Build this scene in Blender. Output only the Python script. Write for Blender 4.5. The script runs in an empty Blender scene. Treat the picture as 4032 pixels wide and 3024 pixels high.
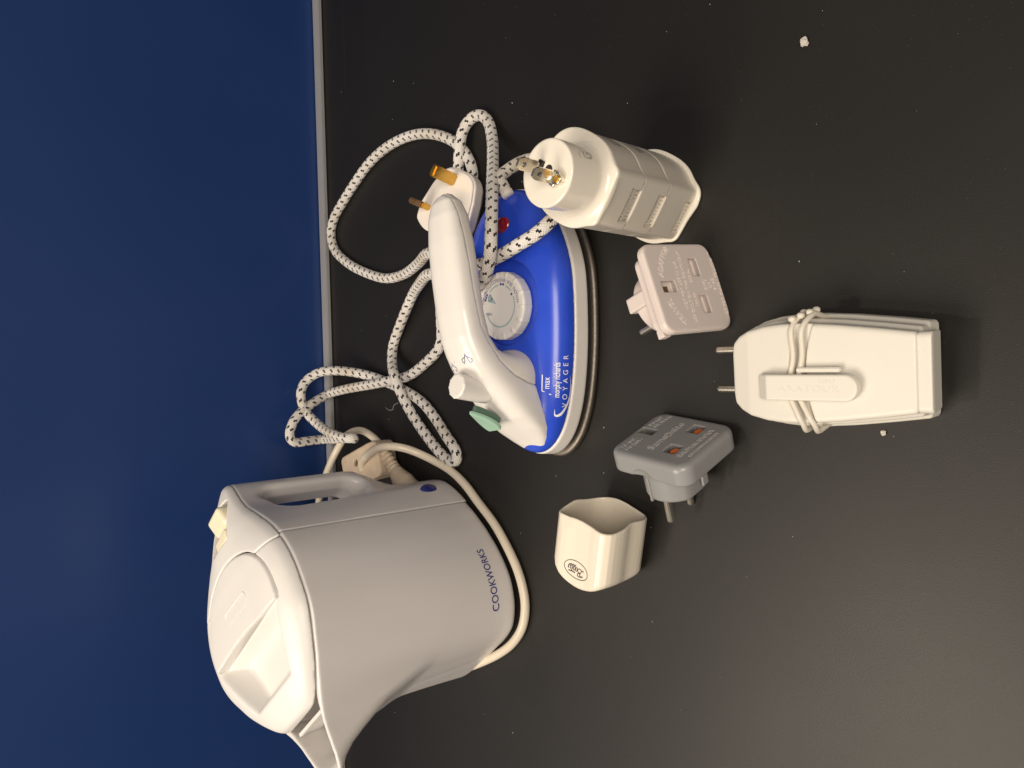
import bpy, bmesh, math, random
import numpy as np
from mathutils import Vector, Matrix
from mathutils.bvhtree import BVHTree

R = math.radians
random.seed(4)
rng = np.random.RandomState(4)
scn = bpy.context.scene
col = scn.collection

# ------------------------------------------------------------------ camera
CH = 0.42                      # height of the camera above the table (m)
TH, RO = R(43.2), R(2.0)
f_ = Vector((0, math.cos(TH), -math.sin(TH)))
nu = Vector((0, math.sin(TH), math.cos(TH)))
nr = Vector((1, 0, 0))
IR = nr * math.cos(RO) - nu * math.sin(RO)
IU = nu * math.cos(RO) + nr * math.sin(RO)
cam = bpy.data.cameras.new('camera')
cam.sensor_width = 36.0
cam.lens = 36.0 * 3028.0 / 4032.0
cam.clip_start = 0.01
cam.clip_end = 50
co = bpy.data.objects.new('camera', cam)
col.objects.link(co)
X_, Y_, Z_ = -IU, IR, -f_      # the phone was held sideways: picture right is the table's near side
co.matrix_world = Matrix(((X_.x, Y_.x, Z_.x, 0), (X_.y, Y_.y, Z_.y, 0), (X_.z, Y_.z, Z_.z, CH), (0, 0, 0, 1)))
scn.camera = co

# ------------------------------------------------------------------ light
W = bpy.data.worlds.new('World')
scn.world = W
W.use_nodes = True
W.node_tree.nodes['Background'].inputs[0].default_value = (1.0, 0.93, 0.86, 1)
W.node_tree.nodes['Background'].inputs[1].default_value = 0.20

def area(name, loc, target, size, power, colr, size_y=None):
    l = bpy.data.lights.new(name, 'AREA')
    l.energy = power
    l.color = colr
    l.shape = 'RECTANGLE'
    l.size = size
    l.size_y = size_y or size
    o = bpy.data.objects.new(name, l)
    col.objects.link(o)
    o.location = loc
    d = Vector(target) - Vector(loc)
    o.rotation_euler = d.to_track_quat('-Z', 'Y').to_euler()
    return o
area('ceiling_light', (-1.05, 0.64, 1.75), (0, 0.4, 0), 0.90, 29, (1.0, 0.875, 0.72), 0.90)
area('highlight_lamp', (-0.35, 0.75, 1.80), (0, 0.4, 0), 0.10, 2.4, (1.0, 0.86, 0.69), 0.10)  # small weak lamp added to draw thin highlights
area('room_light', (-0.10, -1.10, 1.65), (0, 0.4, 0), 1.10, 31, (1.0, 0.88, 0.745), 0.80)

scn.view_settings.view_transform = 'Standard'
scn.view_settings.look = 'None'
scn.view_settings.exposure = 0.07

# ------------------------------------------------------------------ helpers
def tag(o, label=None, cat=None, group=None, kind=None):
    if label: o['label'] = label
    if cat: o['category'] = cat
    if group: o['group'] = group
    if kind: o['kind'] = kind
    return o

def empty(name, loc=(0, 0, 0), rz=0.0, mat=None):
    o = bpy.data.objects.new(name, None)
    o.empty_display_size = 0.02
    col.objects.link(o)
    if mat is not None: o.matrix_world = mat
    else:
        o.location = loc
        o.rotation_euler = (0, 0, R(rz))
    return o

def link(name, me, mat, parent=None, smooth=True):
    o = bpy.data.objects.new(name, me)
    col.objects.link(o)
    if mat is not None and not me.materials: me.materials.append(mat)
    if smooth and len(me.polygons):
        me.polygons.foreach_set('use_smooth', [True] * len(me.polygons))
    if parent is not None: o.parent = parent
    return o

def from_bm(name, bm, mat, parent=None, smooth=False):
    me = bpy.data.meshes.new(name)
    bm.to_mesh(me); bm.free()
    return link(name, me, mat, parent, smooth)

# ---- signed-distance modelling: surface nets over numpy fields
def smin(a, b, k):
    h = np.maximum(k - np.abs(a - b), 0) / k
    return np.minimum(a, b) - h * h * k * 0.25
def smax(a, b, k): return -smin(-a, -b, k)
def box2(dx, dy, r=0.0):
    """2-D rounded box distance from |x|-hx, |y|-hy"""
    dx = dx + r; dy = dy + r
    return np.minimum(np.maximum(dx, dy), 0) + np.sqrt(np.maximum(dx, 0) ** 2 + np.maximum(dy, 0) ** 2) - r
def sbox(x, y, z, c, h, r=0.0):
    qx = np.abs(x - c[0]) - h[0] + r; qy = np.abs(y - c[1]) - h[1] + r; qz = np.abs(z - c[2]) - h[2] + r
    return np.minimum(np.maximum(qx, np.maximum(qy, qz)), 0) + np.sqrt(np.maximum(qx, 0) ** 2 + np.maximum(qy, 0) ** 2 + np.maximum(qz, 0) ** 2) - r
def scyl(x, y, z, c, rad, z0, z1, r=0.0):
    q = np.sqrt((x - c[0]) ** 2 + (y - c[1]) ** 2) - rad
    return box2(q, np.abs(z - (z0 + z1) / 2) - (z1 - z0) / 2, r)
def sell(x, y, z, c, r):
    k0 = np.sqrt(((x - c[0]) / r[0]) ** 2 + ((y - c[1]) / r[1]) ** 2 + ((z - c[2]) / r[2]) ** 2)
    return (k0 - 1) * min(r)

def nets(f, lo, hi, h):
    lo = np.array(lo, float); hi = np.array(hi, float)
    n = np.maximum(np.ceil((hi - lo) / h).astype(int) + 1, 3)
    ax = [lo[i] + h * np.arange(n[i]) for i in range(3)]
    Xg, Yg, Zg = np.meshgrid(*ax, indexing='ij')
    V = f(Xg, Yg, Zg)
    V = np.where(np.abs(V) < 1e-9, 1e-9, V)
    # never touch the border: close the surface there
    V[0] = np.abs(V[0]); V[-1] = np.abs(V[-1]); V[:, 0] = np.abs(V[:, 0]); V[:, -1] = np.abs(V[:, -1]); V[:, :, 0] = np.abs(V[:, :, 0]); V[:, :, -1] = np.abs(V[:, :, -1])
    S = V < 0
    c = np.zeros(tuple(n - 1), int)
    for i in (0, 1):
        for j in (0, 1):
            for k in (0, 1):
                c += S[i:n[0] - 1 + i, j:n[1] - 1 + j, k:n[2] - 1 + k]
    act = (c > 0) & (c < 8)
    idx = -np.ones(act.shape, int)
    I = np.argwhere(act)
    idx[act] = np.arange(len(I))
    acc = np.zeros((len(I), 3)); cnt = np.zeros(len(I))
    corners = [(i, j, k) for i in (0, 1) for j in (0, 1) for k in (0, 1)]
    for a in corners:
        for axis in range(3):
            if a[axis]: continue
            b = list(a); b[axis] = 1
            va = V[I[:, 0] + a[0], I[:, 1] + a[1], I[:, 2] + a[2]]
            vb = V[I[:, 0] + b[0], I[:, 1] + b[1], I[:, 2] + b[2]]
            m = (va < 0) != (vb < 0)
            t = np.where(m, va / np.where(m, va - vb, 1), 0)
            P = np.tile(np.array(a, float), (len(I), 1)); P[:, axis] += t
            acc[m] += P[m]; cnt[m] += 1
    P = lo + h * (I + acc / cnt[:, None])
    # pull the vertices onto the surface
    e = h * 0.15
    for _ in range(3):
        v = f(P[:, 0], P[:, 1], P[:, 2])
        g = np.stack([(f(P[:, 0] + e * (q == 0), P[:, 1] + e * (q == 1), P[:, 2] + e * (q == 2)) -
                       f(P[:, 0] - e * (q == 0), P[:, 1] - e * (q == 1), P[:, 2] - e * (q == 2))) / (2 * e) for q in range(3)], 1)
        gg = (g * g).sum(1) + 1e-9
        st = -(v / gg)[:, None] * g
        ln = np.sqrt((st * st).sum(1)) + 1e-12
        st *= np.minimum(1, 0.45 * h / ln)[:, None]
        P = P + st
    Q = []
    for axis in range(3):
        sl0 = [slice(0, n[q]) for q in range(3)]; sl1 = list(sl0)
        sl0[axis] = slice(0, n[axis] - 1); sl1[axis] = slice(1, n[axis])
        A = S[tuple(sl0)]; B = S[tuple(sl1)]
        E_ = np.argwhere(A != B)
        u, w = [(1, 2), (2, 0), (0, 1)][axis]
        E_ = E_[(E_[:, u] > 0) & (E_[:, w] > 0) & (E_[:, u] < n[u] - 1) & (E_[:, w] < n[w] - 1)]
        if not len(E_): continue
        def cell(du, dw):
            q = E_.copy(); q[:, u] -= du; q[:, w] -= dw
            return idx[q[:, 0], q[:, 1], q[:, 2]]
        q = np.stack([cell(1, 1), cell(0, 1), cell(0, 0), cell(1, 0)], 1)
        ins = S[E_[:, 0], E_[:, 1], E_[:, 2]]
        q[~ins] = q[~ins][:, ::-1]
        Q.append(q)
    return P, np.concatenate(Q)

def np_mesh(name, V, F):
    me = bpy.data.meshes.new(name)
    me.vertices.add(len(V)); me.vertices.foreach_set('co', np.asarray(V, float).ravel())
    k = F.shape[1]
    me.loops.add(len(F) * k); me.loops.foreach_set('vertex_index', F.ravel().astype(np.int32))
    me.polygons.add(len(F))
    me.polygons.foreach_set('loop_start', np.arange(0, len(F) * k, k, dtype=np.int32))
    me.polygons.foreach_set('loop_total', np.full(len(F), k, np.int32))
    me.update(calc_edges=True); me.validate()
    return me

def sdf(name, f, lo, hi, h, mat, parent=None):
    V, F = nets(f, lo, hi, h)
    return link(name, np_mesh(name, V, F), mat, parent)

def catmull(pts, step=0.003, closed=False):
    P = np.array(pts, float); out = []
    n = len(P)
    rngk = range(n) if closed else range(n - 1)
    for i in rngk:
        if closed: p0, p1, p2, p3 = P[i - 1], P[i], P[(i + 1) % n], P[(i + 2) % n]
        else:
            p1, p2 = P[i], P[i + 1]
            p0 = P[i - 1] if i > 0 else 2 * p1 - p2
            p3 = P[i + 2] if i + 2 < n else 2 * p2 - p1
        # centripetal parametrisation keeps tight bends round
        d = [max(np.linalg.norm(b - a), 1e-6) ** 0.5 for a, b in ((p0, p1), (p1, p2), (p2, p3))]
        t0, t1 = 0, d[0]; t2 = t1 + d[1]; t3 = t2 + d[2]
        m = max(2, int(np.linalg.norm(p2 - p1) / step))
        for s in range(m):
            t = t1 + (t2 - t1) * s / m
            A1 = (t1 - t) / (t1 - t0) * p0 + (t - t0) / (t1 - t0) * p1
            A2 = (t2 - t) / (t2 - t1) * p1 + (t - t1) / (t2 - t1) * p2
            A3 = (t3 - t) / (t3 - t2) * p2 + (t - t2) / (t3 - t2) * p3
            B1 = (t2 - t) / (t2 - t0) * A1 + (t - t0) / (t2 - t0) * A2
            B2 = (t3 - t) / (t3 - t1) * A2 + (t - t1) / (t3 - t1) * A3
            out.append((t2 - t) / (t2 - t1) * B1 + (t - t1) / (t2 - t1) * B2)
    if not closed: out.append(P[-1])
    return np.array(out)

def tube(name, pts, rad, mat, parent=None, seg=14, closed=False, smooth_it=0, step=0.003, flat=1.0):
    P = catmull(pts, step, closed)
    for _ in range(smooth_it):
        Q = P.copy(); Q[1:-1] = 0.25 * P[:-2] + 0.5 * P[1:-1] + 0.25 * P[2:]; P = Q
    n = len(P)
    T = np.roll(P, -1, 0) - np.roll(P, 1, 0) if closed else np.gradient(P, axis=0)
    T /= np.linalg.norm(T, axis=1)[:, None] + 1e-12
    N = np.zeros_like(P)
    a = np.cross(T[0], (0, 0, 1.0)); a /= np.linalg.norm(a) + 1e-9
    for i in range(n):
        a = a - T[i] * (a @ T[i]); a /= np.linalg.norm(a) + 1e-12; N[i] = a
    B = np.cross(T, N)
    ang = 2 * math.pi * np.arange(seg) / seg
    rr = rad(np.linspace(0, 1, n)) if callable(rad) else np.full(n, rad)
    V = P[:, None] + rr[:, None, None] * (np.cos(ang)[None, :, None] * N[:, None] + flat * np.sin(ang)[None, :, None] * B[:, None])
    V = V.reshape(-1, 3)
    L = np.concatenate([[0], np.cumsum(np.linalg.norm(np.diff(P, axis=0), axis=1))])
    F = []; UV = []
    m = n if closed else n - 1
    for i in range(m):
        j = (i + 1) % n
        l0 = L[i]; l1 = L[i + 1] if i + 1 < n else L[-1] + np.linalg.norm(P[0] - P[-1])
        for k in range(seg):
            k2 = (k + 1) % seg
            F.append((i * seg + k, i * seg + k2, j * seg + k2, j * seg + k))
            UV += [(k / seg, l0), ((k + 1) / seg, l0), ((k + 1) / seg, l1), (k / seg, l1)]
    F = np.array(F)[:, ::-1]
    UV = np.array(UV).reshape(-1, 4, 2)[:, ::-1].reshape(-1, 2)
    me = np_mesh(name, V, F)
    uv = me.uv_layers.new(name='UVMap')
    uv.data.foreach_set('uv', UV.ravel())
    if not closed:
        bm = bmesh.new(); bm.from_mesh(me)
        bm.verts.ensure_lookup_table()
        bm.faces.new([bm.verts[k] for k in range(seg)])
        bm.faces.new([bm.verts[(n - 1) * seg + k] for k in reversed(range(seg))])
        bm.to_mesh(me); bm.free()
    return link(name, me, mat, parent)

# ---- flat print and raised lettering
def text_polys(txt, size, align='CENTER', spacing=1.0, sx=1.0, shear=0.0, bold=0.0):
    cu = bpy.data.curves.new('lettering', 'FONT')
    cu.body = txt; cu.size = 1.0; cu.align_x = align; cu.space_character = spacing; cu.shear = shear
    cu.resolution_u = 4; cu.offset = bold
    o = bpy.data.objects.new('lettering', cu)
    col.objects.link(o)
    bpy.context.view_layer.update()
    me = bpy.data.meshes.new_from_object(o.evaluated_get(bpy.context.evaluated_depsgraph_get()))
    bpy.data.objects.remove(o); bpy.data.curves.remove(cu)
    V = np.array([v.co[:2] for v in me.vertices]) * size
    V[:, 0] *= sx
    F = [list(p.vertices) for p in me.polygons]
    bpy.data.meshes.remove(me)
    return V, F

def arc_map(V, rad, ang0=0.0):
    """bend a baseline onto a circle: letters stand on the outside, top towards larger radius"""
    a = ang0 - V[:, 0] / rad
    rr = rad + V[:, 1]
    return np.stack([rr * np.cos(a), rr * np.sin(a)], 1)

def ribbon(pts, w, closed=False):
    P = np.array(pts, float); n = len(P)
    T = np.roll(P, -1, 0) - np.roll(P, 1, 0) if closed else np.gradient(P, axis=0)
    T /= np.linalg.norm(T, axis=1)[:, None] + 1e-12
    N = np.stack([-T[:, 1], T[:, 0]], 1)
    w = np.broadcast_to(w, (n,))[:, None]
    V = np.concatenate([P + N * w / 2, P - N * w / 2])
    F = []
    for i in range(n if closed else n - 1):
        j = (i + 1) % n
        F.append([i, j, n + j, n + i])
    return V, F

def merge(parts):
    V = []; F = []; k = 0
    for v, f in parts:
        V.append(v); F += [[a + k for a in p] for p in f]; k += len(v)
    return np.concatenate(V), F

def stamp(name, polys, O, right, up, mat, parent, targets=None, off=0.00025, thick=0.0, reach=0.08):
    """lay 2-D print on the surface: shoot from plane (O,right,up) along its inward normal"""
    V, F = polys
    O = Vector(O); right = Vector(right).normalized(); up = Vector(up).normalized()
    nrm = right.cross(up).normalized()
    trees = [BVHTree.FromPolygons([v.co for v in t.data.vertices], [p.vertices for p in t.data.polygons]) for t in (targets or [])]
    top = []; 
    for x, y in V:
        p = O + right * x + up * y
        best = None
        for tr in trees:
            h = tr.ray_cast(p + nrm * 0.002, -nrm, reach)
            if h[0] is not None and (best is None or h[3] < best[1]): best = (h[0], h[3])
        q = best[0] if best else p
        top.append(q + nrm * (off + thick))
    me = bpy.data.meshes.new(name)
    vs = list(top); fs = [list(f) for f in F]
    if thick > 0:
        n = len(top); vs += [q - nrm * (thick + off + 0.0002) for q in top]
        cnt = {}
        for f in F:
            for i in range(len(f)):
                e = (f[i], f[(i + 1) % len(f)])
                cnt[e] = 1
        for (a, b) in list(cnt):
            if (b, a) not in cnt: fs.append([b, a, a + n, b + n])
    me.from_pydata([tuple(v) for v in vs], [], fs)
    me.update()
    o = link(name, me, mat, parent, smooth=False)
    # make print faces look outwards
    bm = bmesh.new(); bm.from_mesh(me)
    if thick > 0: bmesh.ops.recalc_face_normals(bm, faces=bm.faces)
    else:
        for f in bm.faces:
            if f.normal.dot(nrm) < 0: f.normal_flip()
    bm.to_mesh(me); bm.free()
    return o

# ------------------------------------------------------------------ materials
def mat(name, base, rough=0.4, metal=0.0, noise=0.0, nscale=60, bump=0.0, bscale=900, coat=0.0, sss=0.0, spec=0.5, rvar=0.0, sssr=0.004, dirt=None):
    m = bpy.data.materials.new(name); m.use_nodes = True
    nt = m.node_tree; b = nt.nodes['Principled BSDF']
    b.inputs['Base Color'].default_value = (*base, 1)
    b.inputs['Roughness'].default_value = rough
    b.inputs['Metallic'].default_value = metal
    b.inputs['Specular IOR Level'].default_value = spec
    b.inputs['Coat Weight'].default_value = coat
    b.inputs['Coat Roughness'].default_value = 0.10
    if sss:
        b.inputs['Subsurface Weight'].default_value = sss
        b.inputs['Subsurface Radius'].default_value = (1, 0.8, 0.6)
        b.inputs['Subsurface Scale'].default_value = sssr
    tc = nt.nodes.new('ShaderNodeTexCoord')
    if noise:
        n = nt.nodes.new('ShaderNodeTexNoise'); n.inputs['Scale'].default_value = nscale; n.inputs['Detail'].default_value = 5
        nt.links.new(tc.outputs['Object'], n.inputs['Vector'])
        r = nt.nodes.new('ShaderNodeMapRange')
        r.inputs['From Min'].default_value = 0.3; r.inputs['From Max'].default_value = 0.7
        r.inputs['To Min'].default_value = 1 - noise; r.inputs['To Max'].default_value = 1.0
        nt.links.new(n.outputs['Fac'], r.inputs['Value'])
        mx = nt.nodes.new('ShaderNodeMix'); mx.data_type = 'RGBA'
        d = dirt or tuple(c * 0.5 for c in base)
        mx.inputs['A'].default_value = (*d, 1); mx.inputs['B'].default_value = (*base, 1)
        nt.links.new(r.outputs['Result'], mx.inputs['Factor'])
        nt.links.new(mx.outputs['Result'], b.inputs['Base Color'])
        if rvar:
            r2 = nt.nodes.new('ShaderNodeMapRange'); r2.inputs['From Min'].default_value = 0.3; r2.inputs['From Max'].default_value = 0.7
            r2.inputs['To Min'].default_value = rough - rvar; r2.inputs['To Max'].default_value = rough + rvar
            nt.links.new(n.outputs['Fac'], r2.inputs['Value']); nt.links.new(r2.outputs['Result'], b.inputs['Roughness'])
    if bump:
        n2 = nt.nodes.new('ShaderNodeTexNoise'); n2.inputs['Scale'].default_value = bscale; n2.inputs['Detail'].default_value = 3
        nt.links.new(tc.outputs['Object'], n2.inputs['Vector'])
        bp = nt.nodes.new('ShaderNodeBump'); bp.inputs['Strength'].default_value = bump; bp.inputs['Distance'].default_value = 0.0004
        nt.links.new(n2.outputs['Fac'], bp.inputs['Height']); nt.links.new(bp.outputs['Normal'], b.inputs['Normal'])
    return m

M = {}
M['white'] = mat('warm_white_plastic', (0.78, 0.73, 0.66), 0.30, noise=0.05, nscale=25, bump=0.05, sss=0.08, rvar=0.04)
M['lid'] = mat('white_lid_plastic', (0.75, 0.73, 0.70), 0.40, noise=0.04, nscale=22, bump=0.12, bscale=1400, sss=0.08)
M['kettle'] = mat('pale_grey_kettle_plastic', (0.70, 0.67, 0.65), 0.30, noise=0.05, nscale=18, bump=0.10, bscale=1500, sss=0.18, sssr=0.012)
M['switch'] = mat('ivory_switch_plastic', (0.80, 0.74, 0.55), 0.22, noise=0.08, nscale=60, sss=0.2)
M['navy'] = mat('navy_blue_print', (0.030, 0.035, 0.20), 0.35)
M['navybutton'] = mat('navy_button', (0.02, 0.025, 0.16), 0.25, coat=0.3, noise=0.3, nscale=300)
M['iron_blue'] = mat('blue_water_tank', (0.024, 0.085, 0.66), 0.27, noise=0.55, nscale=18, coat=0.15, sss=0.25, sssr=0.01, dirt=(0.010, 0.035, 0.38))
M['iron_white'] = mat('iron_white_plastic', (0.78, 0.75, 0.71), 0.22, noise=0.04, nscale=20, sss=0.06)
M['scuffed'] = mat('darker_white_plastic', (0.70, 0.66, 0.61), 0.32, noise=0.10, nscale=30)  # slightly darker and more mottled than the iron's other white
M['steel'] = mat('steel_soleplate', (0.26, 0.23, 0.20), 0.50, 1.0, noise=0.5, nscale=400, bump=0.3, bscale=1800)
M['nickel'] = mat('nickel_plated_metal', (0.80, 0.74, 0.62), 0.27, 1.0, noise=0.2, nscale=200)
M['brass'] = mat('worn_brass', (0.62, 0.38, 0.08), 0.30, 1.0, noise=0.45, nscale=120, dirt=(0.25, 0.13, 0.03), rvar=0.1)
M['brown_metal'] = mat('dull_pin_sleeve', (0.25, 0.15, 0.08), 0.35, 0.6, noise=0.4, nscale=200)
M['green'] = mat('mint_green_plastic', (0.33, 0.53, 0.41), 0.30, noise=0.06, nscale=60, sss=0.1)
M['green_dark'] = mat('dark_green_plastic', (0.08, 0.15, 0.11), 0.4)
M['red'] = mat('red_indicator_lens', (0.20, 0.005, 0.012), 0.12, coat=0.5)
M['black'] = mat('black_hole_interior', (0.012, 0.011, 0.010), 0.6)
M['print_white'] = mat('white_print', (0.80, 0.80, 0.82), 0.35)
M['print_black'] = mat('black_print', (0.03, 0.025, 0.02), 0.4)
M['print_teal'] = mat('pale_teal_print', (0.36, 0.50, 0.50), 0.35)
M['print_navy'] = mat('navy_dial_print', (0.05, 0.04, 0.25), 0.35)
M['cream'] = mat('cream_plastic', (0.80, 0.745, 0.645), 0.16, noise=0.03, nscale=20, sss=0.12)
M['satin'] = mat('satin_beige_plastic', (0.68, 0.63, 0.55), 0.36, 0.30, noise=0.05, nscale=25, bump=0.12, bscale=2500)
M['cap'] = mat('cream_cap_plastic', (0.79, 0.72, 0.60), 0.15, noise=0.03, nscale=20, sss=0.12)
M['converter'] = mat('ivory_converter_plastic', (0.68, 0.65, 0.58), 0.42, noise=0.05, nscale=20, bump=0.12, bscale=2000, sss=0.06)
M['converter_grey'] = mat('ivory_ridged_plastic', (0.66, 0.61, 0.52), 0.45, noise=0.06, nscale=30)
M['pink'] = mat('pinkish_white_plastic', (0.68, 0.60, 0.56), 0.36, noise=0.04, nscale=25, bump=0.08, bscale=1500, sss=0.06)
M['grey'] = mat('mid_grey_plastic', (0.27, 0.27, 0.27), 0.30, noise=0.08, nscale=40, bump=0.10, bscale=2000)
M['grey_text'] = mat('pale_grey_lettering', (0.42, 0.41, 0.39), 0.4)
M['orange'] = mat('orange_shutter', (0.80, 0.17, 0.03), 0.4)
M['cordw'] = mat('cream_cord_plastic', (0.74, 0.66, 0.53), 0.30, noise=0.10, nscale=35, dirt=(0.5, 0.40, 0.27), sss=0.05)
M['beige'] = mat('aged_beige_rubber', (0.60, 0.49, 0.37), 0.45, noise=0.30, nscale=90, dirt=(0.36, 0.27, 0.18), bump=0.3, bscale=500)
M['shell'] = mat('glossy_shell_plastic', (0.78, 0.72, 0.66), 0.22, noise=0.06, nscale=30, sss=0.08)
M['fluff'] = mat('pale_fluff', (0.5, 0.46, 0.41), 0.9)

def nodes(name):
    m = bpy.data.materials.new(name); m.use_nodes = True
    return m, m.node_tree, m.node_tree.nodes['Principled BSDF']
def N(nt, t, **kw):
    n = nt.nodes.new(t)
    for k, v in kw.items(): setattr(n, k, v)
    return n
def math_(nt, op, a, b=None, c=None):
    n = nt.nodes.new('ShaderNodeMath'); n.operation = op
    for i, v in enumerate((a, b, c)):
        if v is None: continue
        if isinstance(v, (int, float)): n.inputs[i].default_value = v
        else: nt.links.new(v, n.inputs[i])
    return n.outputs[0]

# braided cotton with rows of black flecks (a woven colour pattern)
def braid_mat():
    m, nt, b = nodes('braided_cotton')
    uv = N(nt, 'ShaderNodeUVMap'); uv.uv_map = 'UVMap'
    sp = N(nt, 'ShaderNodeSeparateXYZ'); nt.links.new(uv.outputs[0], sp.inputs[0])
    u, v = sp.outputs[0], sp.outputs[1]
    vs = math_(nt, 'DIVIDE', v, 0.0092)
    # flecks: three ranks that climb round the cord
    lane = math_(nt, 'MULTIPLY', u, 6.0)
    lf = math_(nt, 'FRACT', lane); li = math_(nt, 'FLOOR', lane)
    ph = math_(nt, 'FRACT', math_(nt, 'ADD', vs, math_(nt, 'MULTIPLY', li, 1.0 / 6.0)))
    # double dash: slight offset of the two halves
    half = math_(nt, 'GREATER_THAN', lf, 0.42)
    pc = math_(nt, 'ABSOLUTE', math_(nt, 'SUBTRACT', ph, math_(nt, 'ADD', 0.45, math_(nt, 'MULTIPLY', half, 0.12))))
    a = math_(nt, 'LESS_THAN', pc, 0.130)
    c = math_(nt, 'LESS_THAN', math_(nt, 'ABSOLUTE', math_(nt, 'SUBTRACT', lf, 0.42)), 0.34)
    fl = math_(nt, 'MULTIPLY', a, c)
    tc = N(nt, 'ShaderNodeTexCoord')
    n1 = N(nt, 'ShaderNodeTexNoise'); n1.inputs['Scale'].default_value = 22; n1.inputs['Detail'].default_value = 6
    nt.links.new(tc.outputs['Object'], n1.inputs['Vector'])
    cr = N(nt, 'ShaderNodeValToRGB')
    cr.color_ramp.elements[0].position = 0.26; cr.color_ramp.elements[0].color = (0.66, 0.58, 0.47, 1)
    cr.color_ramp.elements[1].position = 0.52; cr.color_ramp.elements[1].color = (0.84, 0.80, 0.75, 1)
    nt.links.new(n1.outputs['Fac'], cr.inputs[0])
    mx = N(nt, 'ShaderNodeMix'); mx.data_type = 'RGBA'
    nt.links.new(fl, mx.inputs['Factor']); nt.links.new(cr.outputs[0], mx.inputs['A']); mx.inputs['B'].default_value = (0.022, 0.019, 0.02, 1)
    nt.links.new(mx.outputs['Result'], b.inputs['Base Color'])
    b.inputs['Roughness'].default_value = 0.9; b.inputs['Specular IOR Level'].default_value = 0.15
    b.inputs['Sheen Weight'].default_value = 0.25
    # weave relief
    w1 = math_(nt, 'SINE', math_(nt, 'ADD', math_(nt, 'MULTIPLY', u, 2 * math.pi * 14), math_(nt, 'MULTIPLY', vs, 2 * math.pi * 4)))
    w2 = math_(nt, 'SINE', math_(nt, 'SUBTRACT', math_(nt, 'MULTIPLY', u, 2 * math.pi * 14), math_(nt, 'MULTIPLY', vs, 2 * math.pi * 4)))
    hgt = math_(nt, 'MAXIMUM', w1, w2)
    bp = N(nt, 'ShaderNodeBump'); bp.inputs['Strength'].default_value = 0.65; bp.inputs['Distance'].default_value = 0.0006
    nt.links.new(hgt, bp.inputs['Height']); nt.links.new(bp.outputs['Normal'], b.inputs['Normal'])
    return m
M['braid'] = braid_mat()

def table_mat():
    m, nt, b = nodes('black_laminate')
    tc = N(nt, 'ShaderNodeTexCoord')
    n1 = N(nt, 'ShaderNodeTexNoise'); n1.inputs['Scale'].default_value = 5; n1.inputs['Detail'].default_value = 6
    nt.links.new(tc.outputs['Object'], n1.inputs['Vector'])
    cr = N(nt, 'ShaderNodeValToRGB')
    cr.color_ramp.elements[0].position = 0.3; cr.color_ramp.elements[0].color = (0.0085, 0.0076, 0.0066, 1)
    cr.color_ramp.elements[1].position = 0.75; cr.color_ramp.elements[1].color = (0.0125, 0.0112, 0.0097, 1)
    nt.links.new(n1.outputs['Fac'], cr.inputs[0])
    # fine dust film
    n2 = N(nt, 'ShaderNodeTexNoise'); n2.inputs['Scale'].default_value = 650; n2.inputs['Detail'].default_value = 2
    nt.links.new(tc.outputs['Object'], n2.inputs['Vector'])
    d = N(nt, 'ShaderNodeMapRange'); d.inputs['From Min'].default_value = 0.68; d.inputs['From Max'].default_value = 0.82; d.inputs['To Max'].default_value = 0.35
    nt.links.new(n2.outputs['Fac'], d.inputs['Value'])
    # faint scratches: stretched noise in two directions
    sc = []
    for rot, s in ((0.35, 3.0), (1.25, 2.3)):
        mp = N(nt, 'ShaderNodeMapping'); mp.inputs['Rotation'].default_value = (0, 0, rot); mp.inputs['Scale'].default_value = (s, 260, 1)
        nt.links.new(tc.outputs['Object'], mp.inputs['Vector'])
        nn = N(nt, 'ShaderNodeTexNoise'); nn.inputs['Scale'].default_value = 1.0; nn.inputs['Detail'].default_value = 3
        nt.links.new(mp.outputs[0], nn.inputs['Vector'])
        mr = N(nt, 'ShaderNodeMapRange'); mr.inputs['From Min'].default_value = 0.72; mr.inputs['From Max'].default_value = 0.80; mr.inputs['To Max'].default_value = 0.10
        nt.links.new(nn.outputs['Fac'], mr.inputs['Value']); sc.append(mr.outputs['Result'])
    tot = math_(nt, 'ADD', d.outputs['Result'], math_(nt, 'MAXIMUM', sc[0], sc[1]))
    mx = N(nt, 'ShaderNodeMix'); mx.data_type = 'RGBA'
    nt.links.new(tot, mx.inputs['Factor']); nt.links.new(cr.outputs[0], mx.inputs['A']); mx.inputs['B'].default_value = (0.10, 0.09, 0.08, 1)
    nt.links.new(mx.outputs['Result'], b.inputs['Base Color'])
    n3 = N(nt, 'ShaderNodeTexNoise'); n3.inputs['Scale'].default_value = 9; n3.inputs['Detail'].default_value = 5
    nt.links.new(tc.outputs['Object'], n3.inputs['Vector'])
    rr = N(nt, 'ShaderNodeMapRange'); rr.inputs['To Min'].default_value = 0.41; rr.inputs['To Max'].default_value = 0.50
    nt.links.new(n3.outputs['Fac'], rr.inputs['Value']); nt.links.new(rr.outputs['Result'], b.inputs['Roughness'])
    b.inputs['Specular IOR Level'].default_value = 0.42
    n4 = N(nt, 'ShaderNodeTexNoise'); n4.inputs['Scale'].default_value = 1500; n4.inputs['Detail'].default_value = 2
    nt.links.new(tc.outputs['Object'], n4.inputs['Vector'])
    bp = N(nt, 'ShaderNodeBump'); bp.inputs['Strength'].default_value = 0.25; bp.inputs['Distance'].default_value = 0.0003
    nt.links.new(n4.outputs['Fac'], bp.inputs['Height']); nt.links.new(bp.outputs['Normal'], b.inputs['Normal'])
    return m
M['table'] = table_mat()
M['wall'] = mat('blue_painted_panel', (0.010, 0.041, 0.172), 0.38, noise=0.22, nscale=5, bump=0.15, bscale=900, rvar=0.05, dirt=(0.008, 0.030, 0.120))
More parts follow.
